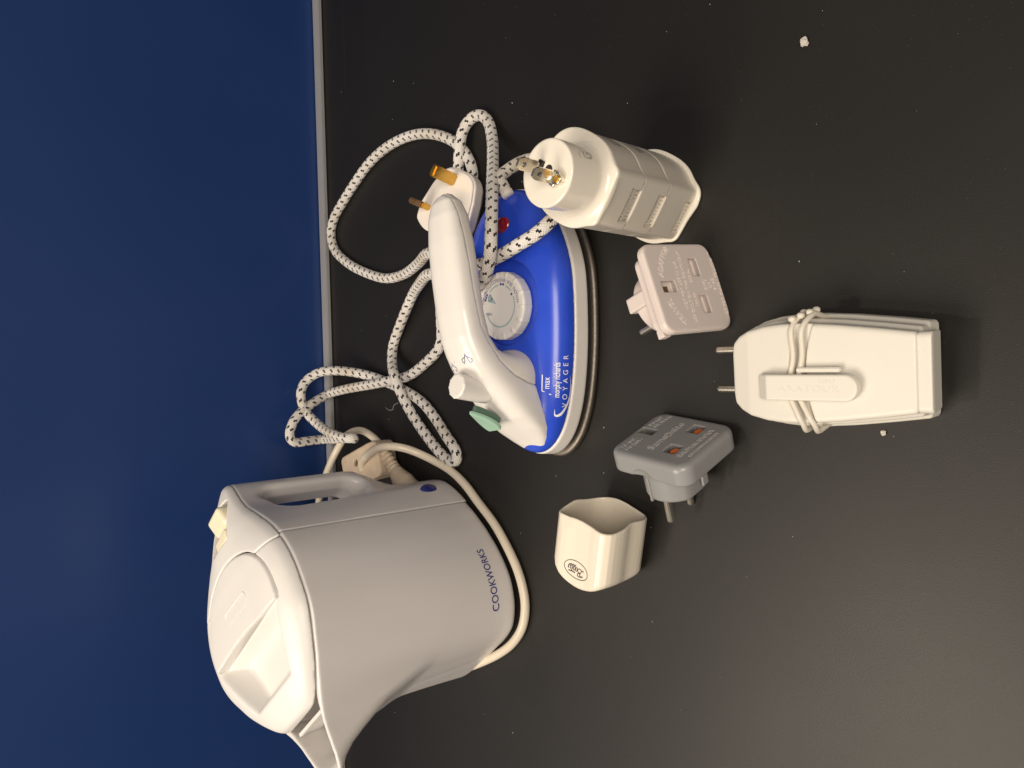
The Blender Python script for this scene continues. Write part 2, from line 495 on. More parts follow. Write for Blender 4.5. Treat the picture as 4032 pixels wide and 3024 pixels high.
M['strip'] = mat('brushed_edge_strip', (0.36, 0.36, 0.37), 0.40, 0.15, noise=0.30, nscale=55, bump=0.3, bscale=260, dirt=(0.30, 0.30, 0.31))

# ------------------------------------------------------------------ setting
def box_obj(name, x0, x1, y0, y1, z0, z1, m, parent=None, bev=0.0):
    bm = bmesh.new(); bmesh.ops.create_cube(bm, size=1)
    for v in bm.verts:
        v.co = Vector((x0 + (v.co.x + .5) * (x1 - x0), y0 + (v.co.y + .5) * (y1 - y0), z0 + (v.co.z + .5) * (z1 - z0)))
    if bev: bmesh.ops.bevel(bm, geom=bm.edges[:], offset=bev, segments=2, affect='EDGES')
    return from_bm(name, bm, m, parent)
tag(box_obj('table_top', -1.1, 1.1, -0.45, 0.755, -0.03, 0.0, M['table'], bev=0.002), kind='structure')
w = empty('blue_wall_panel', (0, 0.737, 0), -0.4)
tag(w, 'tall dark blue panel standing upright behind the black table', 'wall panel')
box_obj('panel', -1.1, 1.1, 0.0, 0.018, 0.0006, 0.62, M['wall'], w, bev=0.0015)
s = empty('metal_edge_strip', (0, 0.737, 0), -0.4)
tag(s, 'scuffed grey metal strip along the foot of the blue panel', 'edge strip')
box_obj('strip_face', -1.1, 1.1, -0.0125, -0.0012, 0.0006, 0.0042, M['strip'], s, bev=0.0006)
box_obj('raised_lip', -1.1, 1.1, -0.0145, -0.0128, 0.0006, 0.0050, M['strip'], s, bev=0.0006)

# ------------------------------------------------------------------ KETTLE
K = empty('travel_kettle', (-0.1700, 0.5296, 0), 219.7)
tag(K, 'white and pale grey plastic jug kettle with spout, open handle and loose lid', 'kettle')
D = np.degrees
kth_b = np.array([0, 14, 26.5, 33.1, 44.7, 60.2, 75, 90, 105, 120.6, 133, 144.9, 160.8, 170, 180.])
kr_b = np.array([.0715, .0738, .0795, .0825, .0822, .0795, .0750, .0722, .0722, .0751, .0812, .0880, .0910, .0912, .0912])
kth_t = np.array([0, 12, 21.9, 30, 40.1, 57.8, 76.5, 89, 104.8, 118.2, 139.5, 150, 160.4, 166, 171.6, 174.4, 177, 180.])
kr_t = np.array([.0740, .0742, .0738, .0715, .0697, .0690, .0727, .0733, .0757, .0770, .0800, .0835, .0897, .0965, .1080, .1200, .1235, .1245])
def smooth_table(th, r):
    g = np.linspace(0, 180, 361); v = np.interp(g, th, r)
    for _ in range(60):
        v[1:-1] = .25 * v[:-2] + .5 * v[1:-1] + .25 * v[2:]
    return g, v
kth_b, kr_b = smooth_table(kth_b, kr_b); kth_t, kr_t = smooth_table(kth_t, kr_t)
def rim(x): return .1745 - .008 * ((x + .01) / .11) ** 2
def kpolar(x, y): return D(np.arctan2(np.abs(y), x)), np.sqrt(x * x + y * y)
def krad(th, z):
    rb = np.interp(th, kth_b, kr_b); rt = np.interp(th, kth_t, kr_t)
    zz = np.clip(z, 0, .2)
    lin = np.clip(zz / .170, 0, 1)
    hd = np.interp(zz, [0, .018, .045, .056, .066], [0.0, 0.06, .74, .97, 1.0])
    w2 = np.clip((th - 146) / 14, 0, 1); t = lin * (1 - w2) + hd * w2
    return rb * (1 - t) + rt * t
def kout(x, y, z, off=0.0):
    th, rho = kpolar(x, y)
    return (rho - krad(th, z) + off) * 0.80
SEAM = -0.0400
def spout(x, y, z, g=0.0):
    wy = np.interp(x, [.03, .060, .0700, .0832, .0999, .1077, .1180, .1260, .1300], [.044, .0340, .0282, .0225, .0176, .0160, .0130, .0085, .0050]) - g
    zb = np.interp(x, [.03, .070, .0765, .0800, .0860, .0920, .0975, .1040, .1100, .1160, .128], [.060, .085, .102, .114, .126, .1375, .1470, .1545, .1585, .1605, .1625]) + g
    d = smax(np.abs(y) - wy, (zb - z) * .75, .012)
    return np.maximum(d, np.maximum(.035 - x, x - .1275 + g * 1.2))
def hole(x, y, z):
    d = box2(np.abs(x + .0905) - 0.0150, np.abs(z - 0.105) - 0.043, 0.013)
    # the grip side is dished towards the outside
    side = np.clip((-.0905 - x) / .012, -.2, 1)
    return d - np.maximum(np.abs(y) - 0.006, 0) * .55 * np.clip(side, 0, 1)
def f_body(x, y, z):
    f = kout(x, y, z)
    f = smin(f, spout(x, y, z), .010)
    f = smax(f, -z + 0.0008, 0.007)
    f = smax(f, z - (rim(x) - 0.0005), 0.0015)
    inner = np.maximum(np.minimum(spout(x, y, z, .0030), np.maximum(kout(x, y, z, .0034), np.abs(y) - .030)), np.maximum(.045 - x, .120 - z))
    f = smax(f, -inner, 0.0015)
    f = smax(f, SEAM + 0.0004 - x, 0.0008)
    return f
sdf('body', f_body, (-.045, -.080, -.002), (.130, .080, .179), .0012, M['kettle'], K)
def f_house(x, y, z):
    f = kout(x, y, z)
    f = smax(f, -z + 0.0008, 0.004)
    f = smax(f, z - rim(x) + 0.0005, 0.0015)
    f = smax(f, x - SEAM + 0.0004, 0.0008)
    f = smax(f, -hole(x, y, z), 0.006)
    return f
house = sdf('handle_housing', f_house, (-.131, -.080, -.002), (-.038, .080, .179), .0012, M['kettle'], K)

def ztop(x, y):
    th, rho = kpolar(x, y)
    q = np.clip(rho / (krad(th, .170 * np.ones_like(x)) + 1e-6), 0, 1.2)
    crown = np.interp(x, [-.125, -.10, -.075, -.04, .01, .045, .075], [.0080, .0105, .0125, .0135, .0135, .0120, .0090])
    return rim(x) + 0.0036 + crown * np.clip(1 - q ** 6.5, 0, 1) + .0055 * np.clip(-y / .07, -.35, 1) * np.clip((x + .115) / .05, 0, 1)
JX = -0.0365
oc = (-0.008, 0.0)
def oval(x, y):
    """plan of the raised oval: half ellipse at the back, straight towards the pocket"""
    xx = np.minimum(x - oc[0], 0)
    return (np.sqrt((xx / 0.0450) ** 2 + ((y - .002) / (0.0560 - np.clip(x, 0, .1) * 0.42)) ** 2) - 1) * 0.045
def shell_top(x, y, z, inset=0.0004):
    f = kout(x, y, np.full_like(z, .170), inset)
    f = smax(f, (z - ztop(x, y)) * 0.8, 0.005)
    return smax(f, rim(x) + 0.0004 - z, 0.0008)
def f_cap(x, y, z):
    f = shell_top(x, y, z, -0.0003)
    f = smax(f, x - JX + 0.0004, 0.001)
    f = smax(f, -(oval(x, y) - 0.0007), 0.001)
    f = smax(f, -sbox(x, y, z, (-.0870, -.001, .184), (.0170, .0145, .0125), .003), 0.0015)
    return f
sdf('top_cover', f_cap, (-.131, -.080, .160), (-.030, .080, .208), .001, M['lid'], K)
def pocket(x, y, z):
    wy = 0.0530 - np.clip(x - .004, 0, .1) * 0.50
    d = box2(np.abs(x - 0.0270) - 0.0235, np.abs(y - .002) - wy, 0.004)
    d = d + np.clip(0.190 - z, -.01, .03) * 0.60
    floor = 0.1765 - np.clip(x - 0.004, 0, .05) * 0.02
    return smax(d, floor - z, 0.003)
def f_lid(x, y, z):
    f = shell_top(x, y, z, 0.0007)
    f = smax(f, JX + 0.0004 - x, 0.001)
    f = smax(f, x - 0.0700, 0.0025)
    f = smax(f, -np.maximum(oval(x, y) - 0.0007, x - 0.0035), 0.001)
    f = smax(f, -pocket(x, y, z), 0.0030)
    return f
lid = sdf('lid', f_lid, (-.040, -.080, .162), (.074, .080, .208), .001, M['lid'], K)
def f_oval(x, y, z):
    zt = ztop(x, y) + 0.0004 + 0.0012 * np.clip((x + .03) / .033, 0, 1)
    f = smax(oval(x, y) + 0.0003, (z - zt) * .95, 0.0016)
    f = smax(f, x - 0.0030 + .0012 * np.cos(y * 60), 0.0012)
    return smax(f, 0.177 - z, 0.0008)
ov = sdf('lid_centre', f_oval, (-.058, -.062, .174), (.006, .062, .206), .001, M['lid'], K)
def f_plq(x, y, z):
    zt = ztop(x, y) + 0.0012
    f = box2(np.abs(x + .0185) - .0052, np.abs(y - .003) - .0190, .0050)
    g = box2(np.abs(x + .0185) - .0044, np.abs(y - .003) - .0182, .0042)
    f = smax(f, z - zt, .0006)
    f = smax(f, -smax(g, zt - .0004 - z, .0003), .0003)
    return smax(f, zt - .004 - z, .0005)
sdf('name_plaque', f_plq, (-.026, -.018, .183), (-.011, .024, .203), .0005, M['lid'], K)
# rocker switch: two lobes
def f_sw(x, y, z):
    a = sbox(x, y, z + .28 * (x + .0930), (-.0925, -.001, .1775), (.0082, .0130, .0065), .0040)
    b = sbox(x, y, z, (-.0760, -.001, .1790), (.0050, .0120, .0060), .0025)
    return smin(a, b, .003)
sdf('rocker_switch', f_sw, (-.106, -.017, .164), (-.070, .015, .192), .0008, M['switch'], K)
sdf('switch_well', lambda x, y, z: sbox(x, y, z, (-.0870, -.001, .1700), (.0174, .0148, .0012), .0005), (-.106, -.018, .167), (-.068, .016, .173), .0009, M['lid'], K)
# spout filter under the lid edge
bm = bmesh.new()
def bmbox(bm, c, h, rz=0.0, rx=0.0, ry=0.0):
    r = bmesh.ops.create_cube(bm, size=2)
    m = Matrix.Rotation(rz, 3, 'Z') @ Matrix.Rotation(ry, 3, 'Y') @ Matrix.Rotation(rx, 3, 'X')
    for v in r['verts']: v.co = m @ Vector((v.co.x * h[0], v.co.y * h[1], v.co.z * h[2])) + Vector(c)
bmbox(bm, (.0735, 0, .1650), (.0012, .0220, .0014)); bmbox(bm, (.0728, 0, .157), (.0006, .0230, .008))
from_bm('spout_filter', bm, M['lid'], K)
# blue button on the side of the housing
def surf_pt(x, z, side=1):
    """y on the housing/body side at (x,z)"""
    y = 0.1
    ys = np.linspace(.0, .09, 900); v = kout(np.full_like(ys, x), ys, np.full_like(ys, z))
    return ys[np.argmax(v > 0)]
by = surf_pt(-.060, .026)
BY = surf_pt(-.0615, .027)
def f_btn(x, y, z): return sell(x, y, z, (-.0615, BY - .0008, .027), (.0058, .0034, .0082))
sdf('blue_button', f_btn, (-.070, .03, .016), (-.053, .075, .038), .0006, M['navybutton'], K)
body_o = [c for c in K.children if c.name.startswith('body')][0]
V, F = text_polys('COOKWORKS', .0092, spacing=1.03, sx=.76, bold=.012)
stamp('brand_lettering', (V, F), (.0330, .095, .0200), (-1, 0, 0), (0, 0, 1), M['navy'], K, [body_o], off=.0002)

# ------------------------------------------------------------------ IRON
I = empty('steam_iron', (.048, .405, 0), 187.1)
tag(I, 'blue and white travel steam iron standing flat with braided cord over it', 'iron')
sole = np.array([(.1046, 0), (.1024, .0097), (.0928, .0223), (.0778, .0319), (.0589, .0395), (.0273, .0476), (-.0112, .0533), (-.0269, .0542), (-.0408, .0528), (-.058, .0485), (-.074, .0410), (-.089, .0280), (-.0975, .0150), (-.1005, 0)])
ith = D(np.arctan2(sole[:, 1], sole[:, 0])); ir = np.hypot(sole[:, 0], sole[:, 1])
_oc = np.concatenate([sole[1:3][::-1] * [1, -1], sole, sole[-3:-1][::-1] * [1, -1]])
_oc = catmull(np.hstack([_oc, np.zeros((len(_oc), 1))]), .001)[:, :2]
for _ in range(60): _oc[1:-1] = .25 * _oc[:-2] + .5 * _oc[1:-1] + .25 * _oc[2:]
_oc = _oc[_oc[:, 1] >= -1e-5]
_an = D(np.arctan2(_oc[:, 1], _oc[:, 0])); _od = np.argsort(_an)
_t = np.linspace(0, 180, 721); _r = np.interp(_t, _an[_od], np.hypot(_oc[:, 0], _oc[:, 1])[_od])
def irad(x, y): return np.interp(D(np.arctan2(np.abs(y), x)), _t, _r)
def iscale(x, y): return np.sqrt(x * x + y * y) / irad(x, y)
def f_sole(x, y, z):
    f = (iscale(x, y) - 1.0) * irad(x, y) * .75
    return smax(smax(f, z - .0054, .003), .0006 - z, .0016)
sdf('soleplate', f_sole, (-.106, -.06, -.001), (.109, .06, .008), .0012, M['steel'], I)
sdf('heat_gap', lambda x, y, z: smax((iscale(x, y) - .93) * irad(x, y) * .75, np.abs(z - .0082) - .0038, .001), (-.1, -.055, .003), (.103, .055, .014), .0018, M['black'], I)
def f_skirt(x, y, z):
    s_ = .965 + .012 * np.clip((.022 - z) / .012, -1, 1)
    f = (iscale(x, y) - s_) * irad(x, y) * .75
    return smax(smax(f, z - .0238, .0012), .0098 - z, .003)
sdf('lower_skirt', f_skirt, (-.105, -.058, .007), (.108, .058, .026), .0012, M['iron_white'], I)
DC = (-.008, 0.001)
def f_tank(x, y, z):
    q = iscale(x, y) / .955
    hz_ = .0225
    f = ((q ** 3.2 + (np.clip(z - .0235, 0, 1) / hz_) ** 2.6) ** (1 / 2.8) - 1) * .028
    f = smax(f, .0242 - z, .0008)
    well = scyl(x, y, z, (DC[0] - .002, DC[1] + .002), .0305, .0395, .08, .001)
    return smax(f, -well, .002)
tank = sdf('water_tank', f_tank, (-.102, -.056, .022), (.105, .056, .048), .0011, M['iron_blue'], I)

hx = [-.0855, -.078, -.068, -.05, -.03, -.0, .017, .026, .035, .045, .0544, .0640, .0734, .0821, .0890, .0940, .0975]
hzt = [.0905, .0950, .0975, .0990, .0993, .0984, .0966, .0940, .0908, .0845, .0765, .0692, .0610, .0495, .0400, .0340, .0300]
hzb = [.0820, .0765, .0735, .0720, .0715, .0710, .0685, .0620, .0480, .0340, .0270, .0260, .0255, .0250, .0250, .0250, .0255]
hwy = [.0050, .0120, .0150, .0168, .0172, .0174, .0176, .0182, .0192, .0205, .0215, .0220, .0218, .0200, .0160, .0115, .0040]
def f_hand(x, y, z, inset=0.0):
    zt = np.interp(x, hx, hzt) - inset; zb = np.interp(x, hx, hzb) + inset; wy = np.interp(x, hx, hwy) - inset
    zc = (zt + zb) / 2; hh = (zt - zb) / 2
    q = (np.abs(y) / wy) ** 2.9 + (np.abs(z - zc) / hh) ** 2.9
    f = (q ** (1 / 2.9) - 1) * np.minimum(wy, hh) * .8
    return np.maximum(f, np.maximum(-.0862 + inset - x, x - .0972 + inset))
crx = [-.09, -.068, -.034, -.015, .01, .022, .035, .045, .0505, .0536, .0550]
crz = [.0915, .0888, .0862, .0855, .0825, .0775, .0700, .0600, .0490, .0360, -.02]
def f_top(x, y, z):
    f = f_hand(x, y, z)
    cz = np.interp(x, crx, crz)
    f = smax(f, np.where(x > .055, -1, (cz + .0006 - z) * .6), .0010)
    well = sell(x, y, z, (.0655, .0045, .0800), (.010, .0090, .0110))
    return smax(f, -well, .004)
top = sdf('handle_shell', f_top, (-.093, -.027, .015), (.103, .027, .101), .0011, M['iron_white'], I)
def f_low(x, y, z):
    f = f_hand(x, y, z, .0017)
    a = sell(x, y, z, (.0400, 0, .0440), (.0160, .0215, .0215))
    f = smin(f, np.maximum(a, x - .053), .010)
    cz = np.interp(x, crx, crz)
    f = smax(f, (z - cz + .0006) * .6, .0008)
    return f
sdf('handle_underside', f_low, (-.093, -.027, .02), (.06, .027, .101), .0012, M['scuffed'], I)
# dial
def f_dial(x, y, z):
    a = np.arctan2(y - DC[1], x - DC[0]); rr = np.sqrt((x - DC[0]) ** 2 + (y - DC[1]) ** 2)
    lug = .0003 * np.clip(np.cos(a * 14) * 4 - 3.0, 0, 1)
    f = box2(rr - (.0243 + lug), np.abs(z - .0442) - .0047, .0018)
    dome = z - (.0489 - .8 * np.clip(rr - .0195, 0, .01) ** 1.5)
    f = smax(f, dome, .001)
    nl = np.abs(np.mod(a / (2 * np.pi / 14) + .5, 1) - .5) * (2 * np.pi / 14) * rr
    rib = np.sqrt(nl ** 2 + ((rr - .0218) * .55) ** 2 + ((z - .0480) * 1.0) ** 2) - .0012
    return smin(f, rib, .0008)
dial = sdf('temperature_dial', f_dial, (-.034, -.026, .037), (.018, .028, .052), .00065, M['iron_white'], I)
# dial print (text reads from the iron's near side)
def dial_print(name, parts, m):
    stamp(name, merge(parts), (DC[0], DC[1], .060), (1, 0, 0), (0, 1, 0), m, dial, [dial], off=.00012)
def arc_text(t, rad, mid_deg, size, sp=1.0):
    V, F = text_polys(t, size, spacing=sp)
    a = R(mid_deg) + V[:, 0] / rad; rr = rad - V[:, 1] + size * .35
    return np.stack([rr * np.cos(a), rr * np.sin(a)], 1), F
# angles measured counter-clockwise from the tip direction, seen from above
parts = [arc_text('LINEN', .0184, 240, .0034), arc_text('COTTON', .0184, 207, .0034), arc_text('WOOL', .0184, 168, .0034),
         arc_text('SILK', .0184, 137, .0034), arc_text('NYLON', .0184, 103, .0034)]
def dot(a, r=.0155, s=.00095):
    c = np.array([r * math.cos(R(a)), r * math.sin(R(a))])
    P = c + s * np.stack([np.cos(np.linspace(0, 2 * np.pi, 12, endpoint=False)), np.sin(np.linspace(0, 2 * np.pi, 12, endpoint=False))], 1)
    return P, [list(range(12))]
parts += [dot(229, .0162), dot(236, .0162), dot(243, .0162), dot(158), dot(167), dot(113, .0142)]
V, F = text_polys('MIN', .0034); a = R(80); V = V @ np.array([[math.cos(a), -math.sin(a)], [math.sin(a), math.cos(a)]]).T
V = V + np.array([.0045, -.0130]); parts.append((V, F))
cl = [(-.0012, 0), (-.0022, .0006), (-.0022, .0018), (-.0010, .0022), (0, .0032), (.0012, .0022), (.0024, .0018), (.0022, .0006), (.0012, 0)]
def place(P, c, ang): 
    P = np.array(P, float); ca, sa = math.cos(R(ang)), math.sin(R(ang)); return P @ np.array([[ca, sa], [-sa, ca]]) + np.array(c)
parts.append(ribbon(place(cl, (-.0075, -.0085), 160), .00045))
for q in (-.0008, 0, .0008): parts.append(ribbon(place([(q, -.0001), (q - .0008, -.0018)], (-.0075, -.0085), 160), .0004))
dial_print('dial_lettering', parts, M['print_navy'])
def arc(a0, a1, r=.0150, w=.0011, n=24):
    t = np.radians(np.linspace(a0, a1, n)); return ribbon(np.stack([r * np.cos(t), r * np.sin(t)], 1), w)
dial_print('dial_scale', [arc(-76, 104), arc(123, 147), arc(178, 217), (np.array([(-.0108, -.0092), (-.0058, -.0125), (-.0020, -.0035)]), [[0, 1, 2]])], M['print_teal'])

# steam knob with lugs, tilted back
kb = Vector((.0530, 0, .0700)); kt = Vector((.0478, 0, .0985)); kd = (kt - kb).normalized()
ku = Vector((0, 1, 0)); kv = kd.cross(ku)
def f_knob(x, y, z):
    px, py, pz = x - kb.x, y - kb.y, z - kb.z
    l = px * kd.x + py * kd.y + pz * kd.z; a = py; b = px * kv.x + pz * kv.z
    rr = np.sqrt(a * a + b * b); an = np.arctan2(b, a)
    f = box2(rr - .0086, np.abs(l - .0135) - .0135, .0016)
    nl = np.abs(np.mod(an / (2 * np.pi / 10) + .5, 1) - .5) * (2 * np.pi / 10) * rr
    rib = np.sqrt(nl ** 2 + ((rr - .0078) * .6) ** 2 + (l - .0262) ** 2) - .0007
    return smin(f, rib, .0006)
knob = sdf('steam_knob', f_knob, (.035, -.012, .066), (.066, .012, .104), .0007, M['iron_white'], I)
# spray button: mint green teardrop slab over a dark green stem
c0 = Vector((.0690, .000, .0745)); bd = Vector((.0155, 0, -.0260)).normalized(); bn = Vector((-bd.z, 0, bd.x)); bn = bn if bn.z > 0 else -bn
def f_btn2(x, y, z, hn=.0017, sc_=1.0, dn=.0035):
    px, py, pz = x - c0.x, y - c0.y, z - c0.z
    l = px * bd.x + pz * bd.z; n_ = px * bn.x + pz * bn.z - dn
    tt = np.clip((l + .0125) / .025, 0, 1)
    w_ = .0078 * np.sqrt(np.clip(tt * 1.15, 0, 1)) * sc_
    e = box2(np.abs(py) - w_ * np.sqrt(np.clip(1 - ((tt - .62) / .62) ** 2, .0, 1)) , np.abs(n_ - .9 * l * l * 6) - hn, .0012)
    return np.maximum(e * .8, np.abs(l) - .0125 * sc_)
sdf('spray_button', f_btn2, (.050, -.012, .050), (.088, .012, .098), .0007, M['green'], I)
sdf('button_stem', lambda x, y, z: f_btn2(x, y, z, .0022, .82, -.0006), (.050, -.012, .046), (.088, .012, .098), .0009, M['green_dark'], I)
# indicator lamp
sdf('indicator_lamp', lambda x, y, z: sell(x, y, z, (-.0660, .0060, .0415), (.0065, .0085, .0040)), (-.076, -.006, .034), (-.056, .018, .048), .0007, M['red'], I)
# print on the tank side
tk = [tank]
nA = Vector((.16, .80, .58)).normalized()
rA = Vector((-.983, .18, 0)); upA = nA.cross(rA).normalized(); rA = upA.cross(nA).normalized()
def tank_print(name, polys, at):
    stamp(name, polys, Vector(at) + nA * .02, rA, upA, M['print_white'], tank, tk, off=.00018)
tank_print('maker_lettering', text_polys('morphy richards', .0062, spacing=.95, sx=.62, bold=.008), (.0520, .0395, .0366))
tank_print('model_lettering', text_polys('V O Y A G E R', .0052, spacing=1.15, sx=.98), (.0535, .0425, .0318))
th_ = np.linspace(0, 1, 30)
sw = np.stack([-.0165 + .0, ], 0)
SWP = np.array([(.0055, -.0016), (-.002, -.0022), (-.009, -.0016), (-.0150, .0008), (-.0195, .0045), (-.0200, .0078), (-.0160, .0085)])
SWc = catmull(np.hstack([SWP, np.zeros((len(SWP), 1))]), .0008)[:, :2]
wdt = np.interp(np.linspace(0, 1, len(SWc)), [0, .3, .6, .78, 1], [.0001, .0006, .0014, .0020, .0001])
tank_print('swoosh_mark', ribbon(SWc * [1.10, 1.05], wdt), (.0554, .0424, .0318))
mx_ = merge([text_polys('max', .0060, sx=.8), ribbon([(-.0080, -.0012), (-.0055, .0048), (.0058, .0048)], .0006)])
tank_print('fill_mark', mx_, (.0525, .0305, .0388))
# handle symbols
def cloudsym(s, strike):
    P = [ribbon(np.array(cl) * s, .0003 * s)]
    P.append(ribbon(np.array([(-.0012, .0004), (0, .0038), (.0012, .0004)]) * s, .0003 * s))
    if strike: P.append(ribbon(np.array([(-.0026, -.0012), (.0024, .0044)]) * s, .0003 * s))
    return merge(P)
stamp('steam_symbol', cloudsym(1.7, False), (.0345, .0075, .115), (0.1, 1, 0), (-1, .1, 0), M['navy'], top, [top], off=.0002)
stamp('no_steam_symbol', cloudsym(1.5, True), (.0375, -.0085, .115), (0.1, 1, 0), (-1, .1, 0), M['navy'], top, [top], off=.0002)

# ------------------------------------------------------------------ BRAIDED CORD + PLUG
CORD = [(0.1368, 0.4040, 0.0380), (0.1524, 0.4152, 0.0350), (0.1587, 0.4136, 0.0280), (0.1618, 0.4033, 0.0260), (0.1584, 0.3799, 0.0300), 
    (0.1472, 0.3594, 0.0340), (0.1321, 0.3482, 0.0380), (0.1179, 0.3450, 0.0440), (0.1080, 0.3496, 0.0500), (0.1004, 0.3611, 0.0530), 
    (0.0953, 0.3774, 0.0540), (0.0908, 0.3991, 0.0520), (0.0878, 0.4214, 0.0505), (0.0903, 0.4411, 0.0520), (0.0997, 0.4659, 0.0500), 
    (0.1083, 0.4980, 0.0400), (0.1069, 0.5364, 0.0220), (0.1036, 0.5790, 0.0080), (0.1046, 0.6131, 0.0043), (0.1154, 0.6499, 0.0043), 
    (0.1298, 0.6821, 0.0043), (0.1476, 0.7058, 0.0043), (0.1641, 0.7105, 0.0043), (0.1774, 0.7038, 0.0043), (0.1909, 0.6854, 0.0043), 
    (0.2061, 0.6603, 0.0043), (0.2182, 0.6366, 0.0043), (0.2250, 0.6142, 0.0043), (0.2283, 0.5888, 0.0043), (0.2275, 0.5611, 0.0043), 
    (0.2219, 0.5352, 0.0043), (0.2102, 0.5092, 0.0043), (0.1991, 0.4946, 0.0043), (0.1873, 0.4854, 0.0043), (0.1759, 0.4811, 0.0043), 
    (0.1638, 0.4834, 0.0043), (0.1636, 0.4924, 0.0043), (0.1725, 0.4994, 0.0043), (0.1835, 0.4972, 0.0060), (0.1959, 0.4903, 0.0100), 
    (0.2109, 0.4878, 0.0080), (0.2196, 0.4811, 0.0050), (0.2203, 0.4700, 0.0043), (0.2121, 0.4595, 0.0050), (0.1959, 0.4498, 0.0100), 
    (0.1728, 0.4342, 0.0240), (0.1460, 0.4139, 0.0440), (0.1236, 0.4011, 0.0570), (0.1040, 0.3950, 0.0640), (0.0909, 0.3954, 0.0650), 
    (0.0809, 0.4036, 0.0610), (0.0745, 0.4169, 0.0550), (0.0704, 0.4319, 0.0520), (0.0770, 0.4548, 0.0500), (0.0870, 0.4756, 0.0480), 
    (0.0912, 0.4998, 0.0400), (0.0880, 0.5338, 0.0240), (0.0817, 0.5610, 0.0120), (0.0528, 0.5937, 0.0060), (0.0395, 0.6048, 0.0043), 
    (0.0241, 0.5988, 0.0100), (0.0088, 0.5818, 0.0190), (-0.0060, 0.5783, 0.0150), (-0.0248, 0.5726, 0.0080), (-0.0433, 0.5576, 0.0043), 
    (-0.0561, 0.5411, 0.0043), (-0.0644, 0.5264, 0.0043), (-0.0658, 0.5176, 0.0043), (-0.0615, 0.5137, 0.0043), (-0.0542, 0.5170, 0.0043), 
    (-0.0435, 0.5282, 0.0043), (-0.0287, 0.5426, 0.0043), (-0.0143, 0.5608, 0.0043), (-0.0038, 0.5849, 0.0043), (0.0054, 0.6159, 0.0043), 
    (0.0117, 0.6372, 0.0070), (0.0168, 0.6602, 0.0130), (0.0197, 0.6857, 0.0220), (0.0178, 0.7037, 0.0300), (0.0087, 0.7120, 0.0396), 
    (-0.0031, 0.7120, 0.0445), (-0.0195, 0.7120, 0.0401), (-0.0326, 0.6964, 0.0360), (-0.0412, 0.6628, 0.0400), (-0.0450, 0.6360, 0.0420), 
    (-0.0452, 0.6241, 0.0400), (-0.0466, 0.6361, 0.0310), (-0.0467, 0.6533, 0.0270), (-0.0485, 0.6768, 0.0250), (-0.0502, 0.7118, 0.0220), 
    (-0.0505, 0.7120, 0.0401), (-0.0511, 0.7120, 0.0530), (-0.0454, 0.7120, 0.0580), (-0.0364, 0.7120, 0.0565), (-0.0260, 0.7120, 0.0503), 
    (-0.0133, 0.7120, 0.0327), (-0.0042, 0.7119, 0.0140), (0.0003, 0.6824, 0.0125), (0.0020, 0.6620, 0.0125), (0.0048, 0.6236, 0.0125), 
    (0.0072, 0.6005, 0.0110), (0.0105, 0.5824, 0.0043), (0.0203, 0.5572, 0.0043), (0.0334, 0.5345, 0.0043), (0.0403, 0.5307, 0.0043), 
    (0.0669, 0.5303, 0.0043), (0.0929, 0.5266, 0.0060), (0.1177, 0.5183, 0.0100), (0.1115, 0.4990, 0.0250), (0.1235, 0.4810, 0.0310), ]
cord = tube('iron_cord', CORD, .0046, M['braid'], seg=20, smooth_it=3, step=.0022)
tag(cord, 'white braided iron cord with rows of black flecks, looped round the iron handle', 'cord')

def frame_mat(Rm, t):
    m = Matrix.Identity(4)
    for i in range(3):
        for j in range(3): m[i][j] = Rm[i][j]
        m[i][3] = t[i]
    return m
def ortho(x, y):
    x = Vector(x).normalized(); y = Vector(y); z = x.cross(y).normalized(); y = z.cross(x)
    return [[x[i], y[i], z[i]] for i in range(3)]

UP = empty('mains_plug', mat=frame_mat(ortho((-.492, -.846, -.207), (.868, -.459, -.187)), (.1460, .4670, .0440)))
tag(UP, 'white three-pin plug lying pins up behind the free end of the iron handle', 'plug')
PS = 1.15
def plug_plan(x, y, g=0.0):
    # flat top (earth side), flaring to a round bottom
    w_ = np.interp(y, [-.034, -.024, -.012, .006, .026], [.0165, .0245, .0262, .0225, .0150])
    return box2((np.abs(x - .003) - w_) * .9, np.abs(y + .0025) - .0270, .009) + g
def f_plug(x, y, z):
    taper = np.clip(-z - .010, 0, 1) * .55
    f = plug_plan(x, y, 0) + taper
    f = smax(f, z - 0.0, .0016); f = smax(f, -.026 - z, .008)
    # finger waist on the sides
    return f
plug = sdf('plug_body', f_plug, (-.028, -.034, -.028), (.034, .029, .002), .0009, M['shell'], UP)
sdf('plug_base_plate', lambda x, y, z: smax(plug_plan(x, y, .0016), np.abs(z - .0004) - .0010, .0006), (-.028, -.034, -.002), (.034, .029, .003), .0008, M['shell'], UP)
def pin_box(name, c, h, m, parent, bev=.0006):
    bm = bmesh.new(); bmbox(bm, c, h); bmesh.ops.bevel(bm, geom=bm.edges[:], offset=bev, segments=2, affect='EDGES')
    return from_bm(name, bm, m, parent)
EY = .0130 * PS; LX = .012 * PS; LY = -.011 * PS
pin_box('earth_pin', (0, EY, .0130), (.0024, .0047, .0150), M['brass'], UP, .0011)
pin_box('live_pin', (-LX, LY, .0060), (.0037, .0024, .0052), M['brass'], UP, .0008)
pin_box('live_pin_tip', (-LX, LY, .0160), (.0036, .0023, .0048), M['brown_metal'], UP, .0010)
pin_box('neutral_pin', (LX, LY, .0060), (.0037, .0024, .0052), M['brass'], UP, .0008)
pin_box('neutral_pin_tip', (LX, LY, .0160), (.0036, .0023, .0048), M['brown_metal'], UP, .0010)
